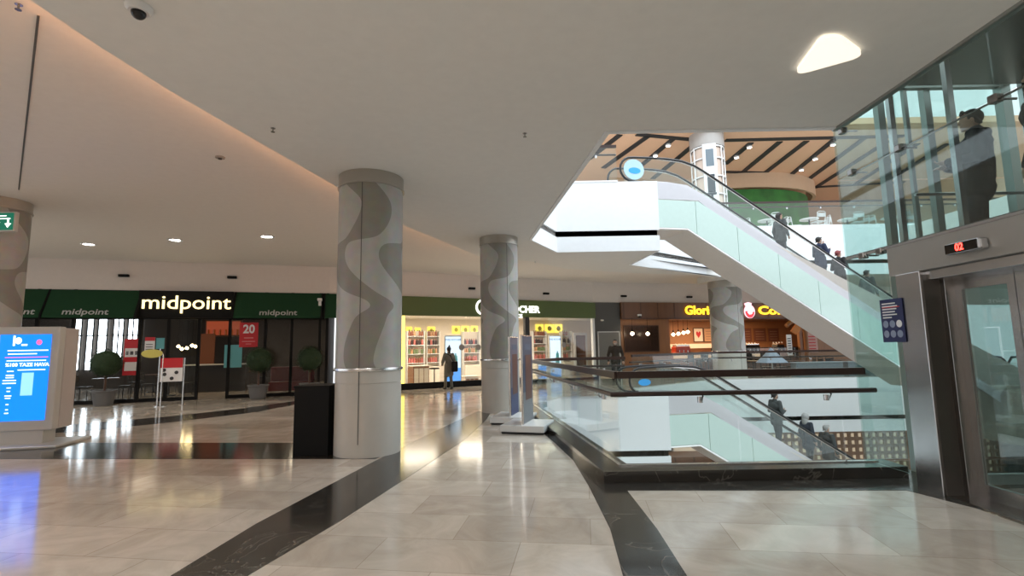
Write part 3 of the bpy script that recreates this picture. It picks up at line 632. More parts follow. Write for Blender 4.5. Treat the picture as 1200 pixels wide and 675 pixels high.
# yellow pictures
YEL=emit('yellow_picture',(1,.78,.1),.8,(.8,.65,.1))
for i,(a,b,c,d,lab) in enumerate([(476,483,383,396,'first yellow picture from the left in the cosmetics shop'),(486,493,384,396,'second yellow picture from the left in the cosmetics shop'),(501,510,383,392,'third yellow picture from the left in the cosmetics shop'),(530,539,382,391,'yellow picture above the blue poster, left of three'),(541,550,382,391,'middle yellow picture of three above the blue poster'),(552,560,382,391,'yellow picture next to the second pillar, right of three'),(628,637,380,390,'yellow picture right of the dark shop post'),(639,649,380,390,'middle yellow picture over the standing white poster'),(650,659,380,390,'right-hand yellow picture over the goods near the mirror')]):
    tp2,hw,h=poster(F2,a,c,b,d,DS-.06,YEL,lab,None,None,None,'picture','framed_picture')
    m=MB(); m.prism_y([(0+hw*.5*math.cos(k*PI/8),h*.5+h*.28*math.sin(k*PI/8)) for k in range(16)],-.01,0); m.build('motif',mat('olive_print',(.45,.42,.05),.6),tp2)
# standing poster displays
for (a,b,c,w,lab) in ((521,541,393,.7,'tall blue and white poster display behind the shop window'),(644,658,393,1.2,'tall pale poster display right of the dark shop post')):
    ua=F2.px(a,420,w)[0];ub=F2.px(b,420,w)[0];zt=F2.px(a,c,w)[1]; t=fthing(F2,'poster_display',lab,'display',(ua+ub)/2,w); hw=(ub-ua)/2
    MB().bb(-hw,hw,0,.08,.05,zt,.01).build('frame',LGREY,t); MB().bb(-hw+.05,hw-.05,-.01,0,.12,zt-.06).build('lit_face',emit('pale_blue_face',(.62,.80,.95),1.1),t)
    MB().bb(-hw+.05,hw-.05,-.014,-.01,.12,zt*.35).build('blue_foot',emit('blue_face',(.08,.35,.9),.9),t)
    MB().lathe([(.001,.0),(.1,.0),(.11,.1),(.08,.5),(.03,.56),(.03,.62),(.001,.63)],.1,-.03,zt*.35,14,1,.15).build('bottle_picture',mat('turq_print',(.12,.5,.55),.5),t)
    letters('heading','' or 'YVES ROCHER',.12,mat('blue_print',(.1,.2,.5),.5),t,0,-.014,zt-.2,.002,.002)
# round grey stickers on glass
for i,(x,y,lab) in enumerate([(541,407,'round grey sticker on the shop glass right of the blue poster'),(560.5,407,'round grey sticker on the shop glass beside the second pillar'),(661,404,'round grey sticker on the shop glass right of the dark post')]):
    u,z=F2.px(x,y,-.03); o=solo('round_sticker',MB().prism_y([(.13*math.cos(k*PI/12),.13*math.sin(k*PI/12)) for k in range(24)],0,.006),mat('grey_sticker',(.3,.29,.27),.5),lab,'sticker',F2.W(u,-.03,z),F2.a,'round stickers')
# stool, display table, mirror
u,_=F2.px(509,450,.6); t=fthing(F2,'bar_stool','black round stool inside the cosmetics shop left of the woman','stool',u,.6)
MB().lathe([(.001,.74),(.2,.74),(.22,.77),(.2,.8),(.001,.8)],seg=24).build('seat',BLACK,t,True); MB().cyl(0,0,.03,.74,.025,10).build('stem',CHAR,t); MB().lathe([(.001,0),(.22,0),(.2,.03),(.001,.04)],seg=24).build('foot',CHAR,t)
for (a,b,w,hh,lab,mm) in ((484,503,1.2,.85,'wood and cream display counter at the left of the shop window',OWOOD),(545,561,1.0,.32,'low cream display plinth beside the second pillar',CREAM),(628,640,1.4,.85,'cream display counter right of the dark shop post',CREAM)):
    ua=F2.px(a,440,w)[0];ub=F2.px(b,440,w)[0]; t=fthing(F2,'display_counter',lab,'counter',(ua+ub)/2,w); hw=(ub-ua)/2
    MB().bb(-hw,hw,0,.6,0,hh,.01).build('body',mm,t); MB().bb(-hw-.04,hw+.04,-.04,.64,hh,hh+.04,.01).build('top',CREAM,t)
    for k in range(3): MB().bb(-hw+.05+k*hw*.62,-hw+.02+(k+1)*hw*.62,-.012,0,.08,hh-.08).build('front_panel',CREAM if mm is OWOOD else OWOOD,t)
ua=F2.px(673,420,3)[0];ub=F2.px(689,420,3)[0]; t=fthing(F2,'framed_mirror','tall mirror in a white frame at the right of the cosmetics shop','mirror',(ua+ub)/2,3); hw=(ub-ua)/2
MB().bb(-hw,hw,0,.06,.2,2.35,.01).build('frame',WHITEG,t); MB().bb(-hw+.14,hw-.14,-.01,0,.3,2.2).build('mirror_glass',mat('mirror',(.5,.42,.35),.05,1),t)
# ---------- far wall: grey door panel and coffee shop (F3)
gw=1.42
struct('wall_grey',MB().bb(0,gw,-.05,.2,0,HB),DGREY,F3.A,F3.a)
t=thing('door_1',None,None,F3.W(.75,-.05),F3.a); t['kind']='structure'
MB().bb(-.55,.55,-.04,0,0,2.25).build('door_leaf',mat('grey_door',(.17,.165,.15),.5),t); MB().bb(-.6,-.55,-.05,0,0,2.3).bb(.55,.6,-.05,0,0,2.3).bb(-.6,.6,-.05,0,2.25,2.3).build('door_frame',LGREY,t)
u,z=F3.px(705,375,-.1); t=fthing(F3,'security_camera','small white camera on the dark grey wall above the standing man','camera',u,-.06,z)
MB().box(0,-.02,0,.08,.05,.06,0,.01).build('mount',WHITEG,t); MB().box(0,-.12,-.02,.09,.18,.07,0,.02).build('housing',WHITEG,t)
u,z=F3.px(748,370,-.1); t=fthing(F3,'security_camera','small white camera on the wooden header of the coffee shop','camera',u,-.2,z)
MB().box(0,-.02,.02,.22,.08,.1,0,.02).build('mount',WHITEG,t); MB().lathe([(.001,-.08),(.05,-.06),(.07,0),(.07,.02)],seg=16,cy=-.05,cz=-.04).build('dome',CHAR,t,True)
u,z=F1.px(375,355,-.5); t=fthing(F1,'security_camera','small white camera at the right end of the green awnings beside the nearest pillar','camera',u,-.56,z)
MB().box(0,-.02,0,.1,.06,.22,0,.01).build('mount',WHITEG,t); MB().box(0,-.14,.1,.16,.22,.1,0,.02).build('housing',WHITEG,t)
k1=F3.px(785,400)[0]; k2=F3.px(937,400)[0]; kend=F3.px(1010,400)[0]
cs=fthing(F3,'coffee_shop_facade','wood panelled coffee shop front with header beyond the void','shopfront',0,0)
MB().bb(gw,kend,-.2,.0,2.92,HB).build('header',BWOOD,cs)
MB().bb(gw,k1,-.02,.15,0,2.92).build('side_wall',OWOOD,cs)
MB().bb(k2,kend,-.02,.15,0,2.92).build('side_wall',OWOOD,cs)
MB().bb(gw,kend,-.24,-.2,2.88,2.95).build('header_edge',DWOOD,cs)
for k in range(12):
    u=gw+.1+k*.95; MB().bb(u,u+.05,-.215,-.2,2.95,HB-.02).build('panel_joint',DWOOD,cs)
# name in yellow letters
cn=thing('coffee_shop_sign','glowing yellow letters with a pink and red round emblem on the wooden header','sign',F3.W(0,0,0),F3.a)
zt=F3.px(825,364,-.28)[1]
ua=F3.px(803,366,-.28)[0]; ub=F3.px(874,366,-.28)[0]
def fit(s,size,x0,x1,**k):
    me=text(s,size,.01,k.get('off',0)); w=max(v.co.x for v in me.vertices)-min(v.co.x for v in me.vertices)
    return (x1-x0)/w
s1=fit('Gloria Jean\u2019s',.62,ua,ub-.25,off=.018); letters('name_letters','Gloria Jean\u2019s',.62,LETO,cn,(ua+ub-.25)/2,-.27,zt,.015,.018,s1)
uc=F3.px(889,366,-.28)[0]; ud2=F3.px(942,366,-.28)[0]
s2=fit('Coffees',.62,uc,ud2,off=.018); letters('name_letters','Coffees',.62,LETO,cn,(uc+ud2)/2,-.27,zt,.015,.018,s2)
um,zm=F3.px(878.5,365,-.28)
EP=emit('emblem_pink',(1,.55,.62),1.3); ER=emit('emblem_red',(.9,.03,.05),1.1)
MB().prism_y([(um+.33*math.cos(k*PI/14),zm+.36*math.sin(k*PI/14)) for k in range(28)],-.29,-.25).build('emblem_disc',EP,cn)
MB().prism_y([(um-.26,zm+.02)]+[(um+.28*math.cos(-k*PI/10),zm-.02+.32*math.sin(-k*PI/10)) for k in range(11)],-.30,-.29).build('emblem_lower',ER,cn)
MB().prism_y([(um-.24,zm+.3),(um-.30,zm+.42),(um-.05,zm+.50),(um+.16,zm+.44),(um+.12,zm+.32)],-.295,-.25).build('emblem_crest',EP,cn)
MB().prism_y([(um-.16,zm-.02),(um+.18,zm-.0),(um+.10,zm-.14),(um-.06,zm-.15)],-.305,-.30).build('emblem_mark',LETW,cn)
# dark menu screen and other boards
tw,hw,h=poster(F3,733,382,771,412,-.08,mat('black_screen',(.012,.010,.009),.12),'large black screen on the orange brown wood wall beside the coffee shop opening',None,None,None,'screen','wall_screen')
MB().bb(-hw-.04,hw+.04,.0,.03,-.04,h+.04).build('bezel',DWOOD,tw)
tw,hw,h=poster(F3,943,389,957,413,-.06,mat('pale_pink_poster',(.6,.36,.32),.6),'pale pink notice right of the coffee shop opening under the escalator')
for k in range(5): MB().bb(-hw*.7,hw*.7,-.008,0,h*(.15+.15*k),h*(.2+.15*k)).build('print',REDP,tw)
DC=4.2
struct('wall_coffee',MB().bb(k1-.1,k2+4.6,DC,DC+.1,0,HB).bb(k1-.1,k1,.1,DC,0,HB).bb(k2+4.5,k2+4.6,.2,DC,0,HB),mat('warm_wall',(.36,.17,.08),.6),F3.A,F3.a)
struct('ceiling',MB().bb(k1,k2+4.5,.0,DC,2.98,3.08),DWOOD,F3.A,F3.a)
for k in range(3):
    l=bpy.data.lights.new('coffee_light','AREA'); l.energy=85; l.size=1.2; l.color=(1,.66,.38); o=bpy.data.objects.new('coffee_light',l); COL.objects.link(o); o.location=F3.W(k1+1+ (k2-k1-2)*k/2,2.0,2.95)
co=fthing(F3,'coffee_counter','long lit coffee counter with pale back shelf in the coffee shop','counter',(k1+k2)/2+.3,1.2)
W2=(k2-k1)/2-.6
MB().bb(-W2,W2,0,.7,0,1.05,.01).build('body',BWOOD,co); MB().bb(-W2-.05,W2+.05,-.06,.76,1.05,1.11,.01).build('worktop',CREAM,co); MB().bb(-W2,W2,-.02,0,.85,1.0).build('lit_strip',emit('counter_glow',(1,.6,.3),.4),co)
bs=fthing(F3,'back_shelf','pale back shelf along the rear wall of the coffee shop','shelf',(k1+k2)/2,DC-.35)
MB().bb(-W2,W2,0,.35,.9,1.0).bb(-W2,W2,0,.35,1.35,1.62).build('shelf_boards',CREAM,bs); MB().bb(-W2,W2,0,.33,0,.9).build('cupboard',DWOOD,bs)
# framed boards on back wall
for i,(a,b,lab,mm) in enumerate([(814,823,'framed pale board with a red heart on the coffee shop wall',CREAM),(826,836,'framed pale menu board left of the far pillar',mat('tan_print',(.55,.32,.18),.6)),(870,880,'dark framed menu board just right of the far pillar',mat('brownboard',(.16,.06,.04),.5)),(884,897,'dark framed menu board in the middle right of the coffee shop',mat('brownboard',(.16,.06,.04),.5)),(901,912,'dark framed menu board furthest right on the coffee shop wall',mat('brownboard',(.16,.06,.04),.5))]):
    tw,hw,h=poster(F3,a,385,b,400,DC-.05,mm,lab,None,None,None,'menu board','menu_board')
    MB().bb(-hw-.05,hw+.05,.005,.03,-.05,h+.05).build('frame',DWOOD if i<2 else OWOOD,tw)
    if i==0: MB().prism_y([(0,h*.25),(hw*.55,h*.55),(hw*.5,h*.75),(hw*.2,h*.78),(0,h*.66),(-hw*.2,h*.78),(-hw*.5,h*.75),(-hw*.55,h*.55)],-.01,0).build('heart',REDP,tw)
    else:
        for k in range(4): MB().bb(-hw*.7,hw*.7,-.008,0,h*(.15+.2*k),h*(.2+.2*k)).build('print',mat('dim_print',(.3,.18,.12),.6),tw)
# pendants in the coffee shop
for k,(x,y) in enumerate([(741,391),(759,391),(776,388),(780,390),(789,392),(795,391),(801,390),(806,389)]):
    w=-.5 if x<775 else .9
    u,z=F3.px(x,y,w); t=fthing(F3,'pendant_lamp','glowing round bulb pendant before the '+('black wall screen' if x<775 else 'left end of the coffee counter'),'lamp',u,w,z,'pendants by the screen' if x<775 else 'pendants over the counter')
    MB().sph((0,0,0),.085,14).build('bulb',emit('warm_bulb_b',(1,.80,.55),14),t,True); MB().lathe([(.03,.07),(.05,.09),(.03,.2),(.01,.24)],seg=12).build('socket',BLACK,t,True); MB().cyl(0,0,.2,max(.3,(2.9 if w>0 else 2.95)-z),.008,6).build('cord',BLACK,t)
dc=fthing(F3,'display_case','black framed cake display case at the front of the coffee counter','display case',(k1+k2)/2+1.6,.15)
MB().bb(-2.6,2.6,0,.7,0,.85,.01).build('base',DWOOD,dc); MB().bb(-2.6,2.6,0,.03,.85,1.32).build('front_glass',GLASSC,dc); MB().bb(-2.62,2.62,-.02,.7,1.32,1.36).bb(-2.62,-2.58,-.02,.7,.85,1.32).bb(2.58,2.62,-.02,.7,.85,1.32).bb(-2.6,2.6,.1,.65,1.05,1.07).build('case_frame',BLACK,dc)
for k in range(12): MB().lathe([(.001,0),(.09,0),(.09,.07),(.001,.09)],-2.3+k*.42,.35,.86 if k%2 else 1.07,12).build('cake',mat('cake_%d'%(k%3),[(.5,.3,.15),(.12,.05,.03),(.7,.55,.4)][k%3],.6),dc)
hs=thing('high_stool','x','stool',(0,0,0),0,'high stools before the coffee counter')
MB().box(0,0,.76,.4,.4,.06,0,.02).build('seat',BLACK,hs); MB().box(0,-.19,1.0,.38,.04,.42,0,.015).build('backrest',BLACK,hs)
for sx in (-.17,.17):
    for sy in (-.17,.17): MB().tube([(sx*1.15,sy*1.15,0),(sx,sy,.75)],.015,8).build('leg',CHAR,hs,True)
MB().tube([(-.18,-.18,.3),(.18,-.18,.3),(.18,.18,.3),(-.18,.18,.3)],.012,8,True).build('footrest',STEEL,hs)
for k in range(7):
    P=F3.W(k1+.5+k*.85,-.75); o=hs if k==0 else copy_tree(hs); o.location=P; o.rotation_euler=(0,0,F3.a+random.uniform(-.2,.2)); o['label']='black high backed stool in the row before the coffee counter'
# espresso machines and stack of cups
for i,(x,lab,mm) in enumerate([(798,'red coffee machine on the counter left of the far pillar',mat('red_enamel',(.35,.04,.02),.3)),(880,'black coffee machine on the counter right of the far pillar',BLACK),(912,'dark coffee grinder unit at the right end of the counter',CHAR)]):
    u,z=F3.px(x,410,1.5); t=fthing(F3,'coffee_machine',lab,'coffee machine',u,1.5,1.11)
    MB().box(0,0,.2,.9 if i<2 else .5,.45,.34,0,.04).build('body',mm,t); MB().box(0,-.02,.42,.8 if i<2 else .42,.4,.08,0,.02).build('cup_tray',STEELL,t)
    for k in range(3): MB().cyl(-.25+.25*k,-.25,.05,.18,.03,10).build('group_head',STEEL,t)
    for k in range(4): MB().lathe([(.02,0),(.035,.07)],seg=10,cx=-.3+.2*k,cy=0,cz=.46).build('cup',PAPER,t)
# orange arched wooden posts at right of coffee shop
t=fthing(F3,'wooden_arch','orange wooden arch at the right end of the coffee shop','arch',F3.px(928,400,.0)[0],-.35)
MB().tube([(.6,0,0),(.6,0,2.1),(.45,0,2.5),(.1,0,2.75),(-.3,0,2.7),(-.6,0,2.5)],.12,10).build('arch_frame',OWOOD,t,True)
MB().prism_y([(-.35,2.2),(.1,2.7),(.35,2.5),(.2,2.2),(-.05,2.0)],-.05,.05).build('fabric_drop',mat('orange_fabric',(.55,.2,.04),.6),t)
# white upright price board
u,_=F3.px(927,430,-1.6); t=fthing(F3,'price_board','narrow white upright board on a post before the coffee counter','sign stand',u,-1.6)
MB().bb(-.15,.15,-.02,.02,.95,2.0,.005).build('panel',LGREY,t); MB().cyl(0,0,0,.95,.02,8).lathe([(.001,0),(.18,0),(.001,.03)],seg=16).build('post',CHAR,t)
for k in range(7): MB().bb(-.1,.1,-.025,-.02,1.05+k*.12,1.10+k*.12).build('print',CHAR,t)
# chairs, tables, planters on the far terrace
ct2=cafe_table('small dark cafe table on the terrace beyond the far balustrade','terrace tables'); cc2=cafe_chair('dark cafe chair on the terrace beyond the far balustrade','terrace chairs')
first=True
for (x,y) in [(7.6,23.2),(11.6,24.6),(13.4,24.2),(15.4,24.0),(17.3,24.2)]:
    T=ct2 if first else copy_tree(ct2); T.location=(x,y,0)
    for k,(dx,dy,a) in enumerate([(-.62,.1,PI/2),(.62,-.05,-PI/2),(.05,.62,0)]):
        C=cc2 if first and k==0 else copy_tree(cc2); C.location=(x+dx,y+dy,0); C.rotation_euler=(0,0,a+random.uniform(-.2,.2))
    first=False
for i,(x0,x1,lab) in enumerate([(12.0,14.0,'long grey planter box behind the far balustrade under the coffee sign'),(14.2,15.5,'grey planter box right of the long one'),(15.7,16.9,'grey planter box nearest the escalator foot')]):
    t=thing('planter_box',lab,'planter',((x0+x1)/2,21.85,0),0,'planter boxes'); w=(x1-x0)/2
    MB().bb(-w,w,-.22,.22,0,.72,.02).build('box',mat('slate_grey',(.16,.19,.21),.5),t); MB().bb(-w-.02,w+.02,-.24,.24,.72,.76,.01).build('rim',mat('slate_light',(.30,.34,.36),.5),t)
t=thing('parasol','low grey closed parasol standing beyond the far balustrade beside the far pillar','parasol',(11.65,22.95,0))
MB().lathe([(.7,.72),(.4,.98),(.05,1.35),(.02,1.38)],seg=8).build('canopy',mat('grey_canvas',(.28,.34,.40),.8),t); MB().cyl(0,0,0,.9,.03,10).build('pole',STEEL,t); MB().lathe([(.001,0),(.3,0),(.3,.06),(.001,.08)],seg=20).build('base',CHAR,t)
# ------------------------------------------------------------------ kiosk, black box, poster stands, exit sign
def kiosk():
    t=thing('screen_kiosk','blue screen kiosk in a silver frame standing at the left edge','kiosk',(-8.78,9.25,0),math.radians(12))
    MB().bb(-.75,.75,-.45,.6,0,.05,.015).build('base_plate',LGREY,t)
    MB().bb(-.30,.35,-.12,.22,.05,.32).build('pedestal',LGREY,t)
    MB().bb(-.5,.5,-.16,.02,.28,2.12,.02).build('frame',LGREY,t,label='silver grey surround')
    MB().bb(-.46,.5,.02,.42,.28,2.10,.02).build('rear_body',mat('kiosk_body',(.52,.49,.46),.5),t)
    MB().bb(-.40,.38,-.17,-.155,.46,1.98).build('screen',emit('blue_screen',(.0,.14,.85),1.7,(.0,.02,.1)),t)
    tx=emit('screen_text',(.75,.88,1),1.6)
    def bar(x,z,w,h): MB().bb(x-w/2,x+w/2,-.175,-.17,z-h/2,z+h/2).build('text_line',tx,t)
    MB().prism_y([(-.12+.05*math.cos(k*PI/8),1.87+.06*math.sin(k*PI/8)) for k in range(16)],-.175,-.17).build('logo',tx,t)
    MB().bb(-.2,-.17,-.175,-.17,1.78,1.96).bb(-.07,.02,-.175,-.17,1.78,1.81).build('logo_bar',tx,t)
    MB().prism_y([(.2+.045*math.cos(k*PI/4),1.84+.05*math.sin(k*PI/4)) for k in range(8)],-.175,-.17).build('red_mark',emit('red_text',(1,.1,.3),1.2),t)
    bar(.04,1.695,.62,.018); bar(-.04,1.635,.44,.018); MB().bb(-.3,.36,-.175,-.17,1.568,1.580).build('red_line',emit('red_text',(1,.1,.3),1.2),t); bar(.03,1.515,.6,.016)
    letters('screen_words','%100 TAZE HAVA',.085,tx,t,.05,-.175,1.44,.002,.002,1.0)
    bar(.12,1.35,.42,.018)
    for z,w in ((1.33,.10),(1.26,.12),(1.22,.12),(1.17,.2),(1.12,.2),(1.04,.06),(.98,.05),(.9,.1),(.86,.08),(.75,.04),(.66,.04),(.6,.06)): bar(-.20,z,w,.018)
    MB().bb(-.02,.16,-.173,-.17,.9,1.3).build('light_patch',emit('pale_patch',(.15,.35,1),1.9),t)
kiosk()
t=thing('black_pedestal','plain black box pedestal standing beside the nearest pillar','pedestal',(-3.13,8.2,0),0)
MB().bb(-.27,.27,-.27,.27,0,1.03,.008).build('body',BLACK,t); MB().bb(-.28,.28,-.28,.28,1.03,1.06,.006).build('top',BLACK,t)
def stand(loc,rz,lab,faces):
    t=thing('poster_stand',lab,'poster stand',loc,rz,'poster stands')
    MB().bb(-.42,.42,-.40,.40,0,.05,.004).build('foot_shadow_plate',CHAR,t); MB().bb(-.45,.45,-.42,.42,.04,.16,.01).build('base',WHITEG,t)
    MB().bb(-.37,.37,-.02,.02,.16,1.83,.004).build('frame',STEELL,t)
    for s in (-1,1):
        f,g=faces; MB().bb(-.35,.35,s*.022-.003,s*.022+.003,.18,.75).build('lower_picture',g,t); MB().bb(-.35,.35,s*.022-.003,s*.022+.003,.75,1.81).build('upper_picture',f,t)
        MB().bb(-.2,.25,s*.027-.0015,s*.027+.0015,.6,1.45).build('figure_picture',mat('p_brown',(.13,.055,.04),.5),t)
        MB().bb(-.22,.22,s*.027-.0015,s*.027+.0015,1.55,1.66).build('heading',mat('p_grey',(.10,.12,.17),.5),t)
    return t
aa=math.atan2(.75,.22)
stand((.26,9.95,0),aa,'nearer poster stand on a white base beside the second pillar',(mat('p_slate',(.05,.065,.11),.4),mat('p_pale',(.17,.175,.19),.4)))
stand((.0,11.1,0),aa+.06,'further poster stand on a white base against the second pillar',(mat('p_violet',(.12,.11,.15),.4),mat('p_blue',(.025,.04,.13),.4)))
# exit sign fixed to the left pillar
p=Yp(8,260,9.3); t=thing('exit_sign','green exit sign with white running figure and arrow on the left pillar','sign',(p.x,p.y,p.z),.0)
MB().bb(-.42,.18,-.03,.05,-.19,.19,.01).build('housing',LGREY,t); MB().bb(-.40,.155,-.036,-.03,-.165,.165).build('green_face',emit('exit_green',(.0,.16,.09),.5,(.0,.12,.07)),t)
m=MB().bb(.045,.075,-.04,-.036,-.06,.06).prism_y([(.0,-.04),(.12,-.04),(.06,-.12)],-.04,-.036); m.build('arrow',LETW,t)
MB().bb(-.12,.1,-.04,-.036,.045,.06).bb(-.1,.02,-.04,-.036,.10,.115).build('text_bar',LETW,t)
MB().prism_y([(-.2,.08),(-.17,.08),(-.14,.0),(-.08,-.02),(-.15,-.04),(-.2,-.12),(-.24,-.12),(-.2,-.03),(-.26,.02)],-.04,-.036).build('running_figure',LETW,t)
MB().bb(-.1,-.04,.05,.16,.0,.1).build('wall_bracket',STEEL,t)
# ------------------------------------------------------------------ ceiling fittings
for i,(x,y) in enumerate([(104,286),(205,281),(313,277)]):
    p=Zp(x,y,CZ2); t=thing('downlight',['left','middle','right'][i]+' one of three round downlights in the raised ceiling','downlight',p,0,'round downlights')
    MB().lathe([(.13,-.001),(.19,-.001),(.19,-.02),(.16,-.025),(.13,-.006)],seg=32).build('trim_ring',WHITEG,t,True); MB().lathe([(.001,-.006),(.135,-.006)],seg=28).build('lens',emit('downlight_glow',(1,.97,.9),30),t)
    l=bpy.data.lights.new('downlight_beam','SPOT'); l.energy=120; l.spot_size=1.9; l.spot_blend=.8; l.color=(1,.93,.82); l.shadow_soft_size=.12; o=bpy.data.objects.new('downlight_beam',l); COL.objects.link(o); o.location=(p.x,p.y,CZ2-.04)
# rounded triangular glowing lamp
tri=[Zp(x,y,CZ-.03) for x,y in [(929,88),(1015,64),(985,42),(962,43)]]
c=sum(tri,Vector())/4; 
def roundpoly(P,r,n=6):
    out=[];N=len(P)
    for i in range(N):
        a,b,c2=P[i-1],P[i],P[(i+1)%N]; d1=(a-b);d2=(c2-b); k=min(r,d1.length*.45,d2.length*.45); s=b+d1.normalized()*k;e=b+d2.normalized()*k
        for j in range(n+1): u=j/n; out.append(s*(1-u)**2+b*2*u*(1-u)+e*u*u)
    return out
t=thing('ceiling_lamp','rounded triangular glowing ceiling lamp near the lift','lamp',(c.x,c.y,CZ))
rp=[(q-c) for q in roundpoly(tri,.16)]
MB().prism([(q.x*1.0,q.y*1.0) for q in rp],-.045,-.012).build('diffuser',emit('lamp_glow',(1,.88,.72),.75,(.9,.85,.75)),t)
MB().prism([(q.x*.8,q.y*.8) for q in rp],-.012,0).build('base_plate',WHITEG,t)
# dome camera
p=Zp(163,8,CZ); t=thing('dome_camera','white dome security camera with dark lens on the near ceiling','camera',p)
MB().lathe([(.10,-.002),(.10,-.02),(.075,-.05),(.06,-.05)],seg=28).build('housing',WHITEG,t,True); MB().sph((0,0,-.055),.055,18).build('lens_dome',mat('black_dome',(.01,.01,.01),.08),t,True)
for i,(x,y,z,lab) in enumerate([(320,150,CZ,'small dark sprinkler head on the ceiling left of centre'),(615,156,CZ,'small dark sprinkler head on the ceiling near the void'),(573,287,CZ,'small sprinkler head above the second pillar'),(22,5,CZ2,'small sprinkler head near the seam in the raised ceiling'),(627,306,CZ,'sprinkler head at the edge of the low ceiling near the void')]):
    p=Zp(x,y,z); t=thing('sprinkler',lab,'sprinkler',p,0,'ceiling sprinklers'); MB().lathe([(.001,-.006),(.03,-.006),(.03,-.002)],seg=14).build('rose',STEEL,t); MB().cyl(0,0,-.05,-.004,.009,8).lathe([(.001,-.055),(.025,-.055),(.025,-.05),(.001,-.05)],seg=12).build('head',STEELD,t)
p=Zp(258,184,CZ2); t=thing('smoke_detector','flat round grey detector on the raised ceiling','detector',p); MB().lathe([(.075,0),(.07,-.02),(.001,-.024)],seg=24).build('body',mat('det_grey',(.3,.28,.26),.5),t,True); MB().lathe([(.03,-.024),(.028,-.04),(.001,-.042)],seg=16).build('sensor',CHAR,t,True)
# seam in the raised ceiling
a=Zp(45,18,CZ2); b=Zp(22,222,CZ2); trim(MB().beam((a.x,a.y,CZ2-.004),(b.x,b.y,CZ2-.004),.02,.01),SEAM)
# cove light strip on the edge of the low ceiling
cl=thing('cove_light','warm light strip hidden along the edge of the low ceiling','light strip',(cv[1][0],cv[1][1],CZ+.16))
pts=[(x-cv[1][0],y-cv[1][1]) for x,y in cv[:9]]
off=offset_line(pts,-.025); m=MB()
for i in range(len(off)-1): m.beam((off[i][0],off[i][1],0),(off[i+1][0],off[i+1][1],0),.015,.05)
m.build('led_strip',emit('cove_glow',(1,.45,.2),14.0),cl)
# ------------------------------------------------------------------ lift
lift=thing('lift_portal','brushed steel lift portal with glass doors at the right','lift',(EX,5.0,0))
def lb_(x0,x1,y0,y1,z0,z1,name,m,bev=0,label=None,par=None): return MB().bb(x0-EX,x1-EX,y0-5,y1-5,z0,z1,bev).build(name,m,par or lift,label=label)
lb_(EX,EX+.34,5.37,5.71,0,2.34,'door_jamb',STEEL,.006)
lb_(EX+.20,EX+.34,5.30,5.37,0,2.26,'inner_jamb',STEELD,.004)
lb_(EX+.02,EX+.20,5.355,5.372,0,2.3,'reveal_panel',mat('dark_reveal',(.12,.11,.10),.3,.8),0)
lb_(EX,EX+.36,2.6,5.80,2.34,2.67,'header',mat('warm_grey_metal',(.40,.385,.36),.35,.5),.006)
lb_(EX+.06,EX+.34,3.0,5.37,2.24,2.335,'door_head',STEEL,.004)
lb_(EX+.02,EX+.62,3.0,5.40,-.0,.02,'threshold',STEELD)
dz=EX+.30
for (a,b) in ((4.66,5.30),(3.99,4.65)):
    d=thing('x','', '',(0,0,0)); bpy.data.objects.remove(d)
    m=MB().bb(dz-EX,dz-EX+.04,a-5,a-5+.075,.02,2.24).bb(dz-EX,dz-EX+.04,b-5-.075,b-5,.02,2.24).bb(dz-EX,dz-EX+.04,a-5+.075,b-5-.075,.02,.16).bb(dz-EX,dz-EX+.04,a-5+.075,b-5-.075,2.12,2.24)
    dp=m.build('door_leaf',STEEL,lift); g=MB().bb(dz-EX+.015,dz-EX+.025,a-5+.075,b-5-.075,.16,2.12).build('door_glass',glass('door_glass',(.55,.62,.61),1,2.0),dp)
lb_(EX,EX+.34,3.3,3.96,0,2.34,'door_jamb',STEEL,.006)
# shaft glass
sh=thing('lift_shaft','greenish glass lift shaft wall with steel clamps above the doors','glass wall',(EX,5.0,0))
def sg_(x0,x1,y0,y1,z0,z1,name='glass_panel',m=GLASSE,bev=0): return MB().bb(x0-EX,x1-EX,y0-5,y1-5,z0,z1,bev).build(name,m,sh)
GT=CZ-.03
for a,b in ((5.82,6.50),): 
    sg_(EX,EX+.016,a,b,.13,2.66)
for a,b in ((5.46,6.50),(4.32,5.45),(3.2,4.31)):
    sg_(EX,EX+.016,a,b,2.69,3.74); sg_(EX,EX+.016,a,b,3.76,GT)
for z0,z1 in ((-2,.10),(.12,2.66),(2.68,3.74),(3.76,6.4)):
    sg_(EX+.03,5.45,6.56,6.576,z0,z1); sg_(5.47,6.7,6.56,6.576,z0,z1)
sg_(EX,EX+.05,3.2,6.52,2.66,2.70,'bottom_channel',STEEL); sg_(EX-.02,EX+.06,2.6,6.52,GT,CZ,'top_channel',mat('grey_channel',(.32,.33,.31),.4,.4))
sh2=sg_(EX+.03,EX+.045,3.2,6.3,3.742,3.758,'tension_rod',STEELD)
def clamp(y,z):
    MB().bb(-.03,.05,y-5-.045,y-5+.045,z-.04,z+.04,.012).build('glass_clamp',STEELD,sh)
    MB().tube([(.03,y-5,z),(.2,y-5,z)],.012,8).build('clamp_arm',STEELD,sh)
for y in (6.25,5.45,4.32): clamp(y,3.75)
clamp(6.2,2.66); clamp(5.9,2.66); clamp(6.35,CZ-.1)
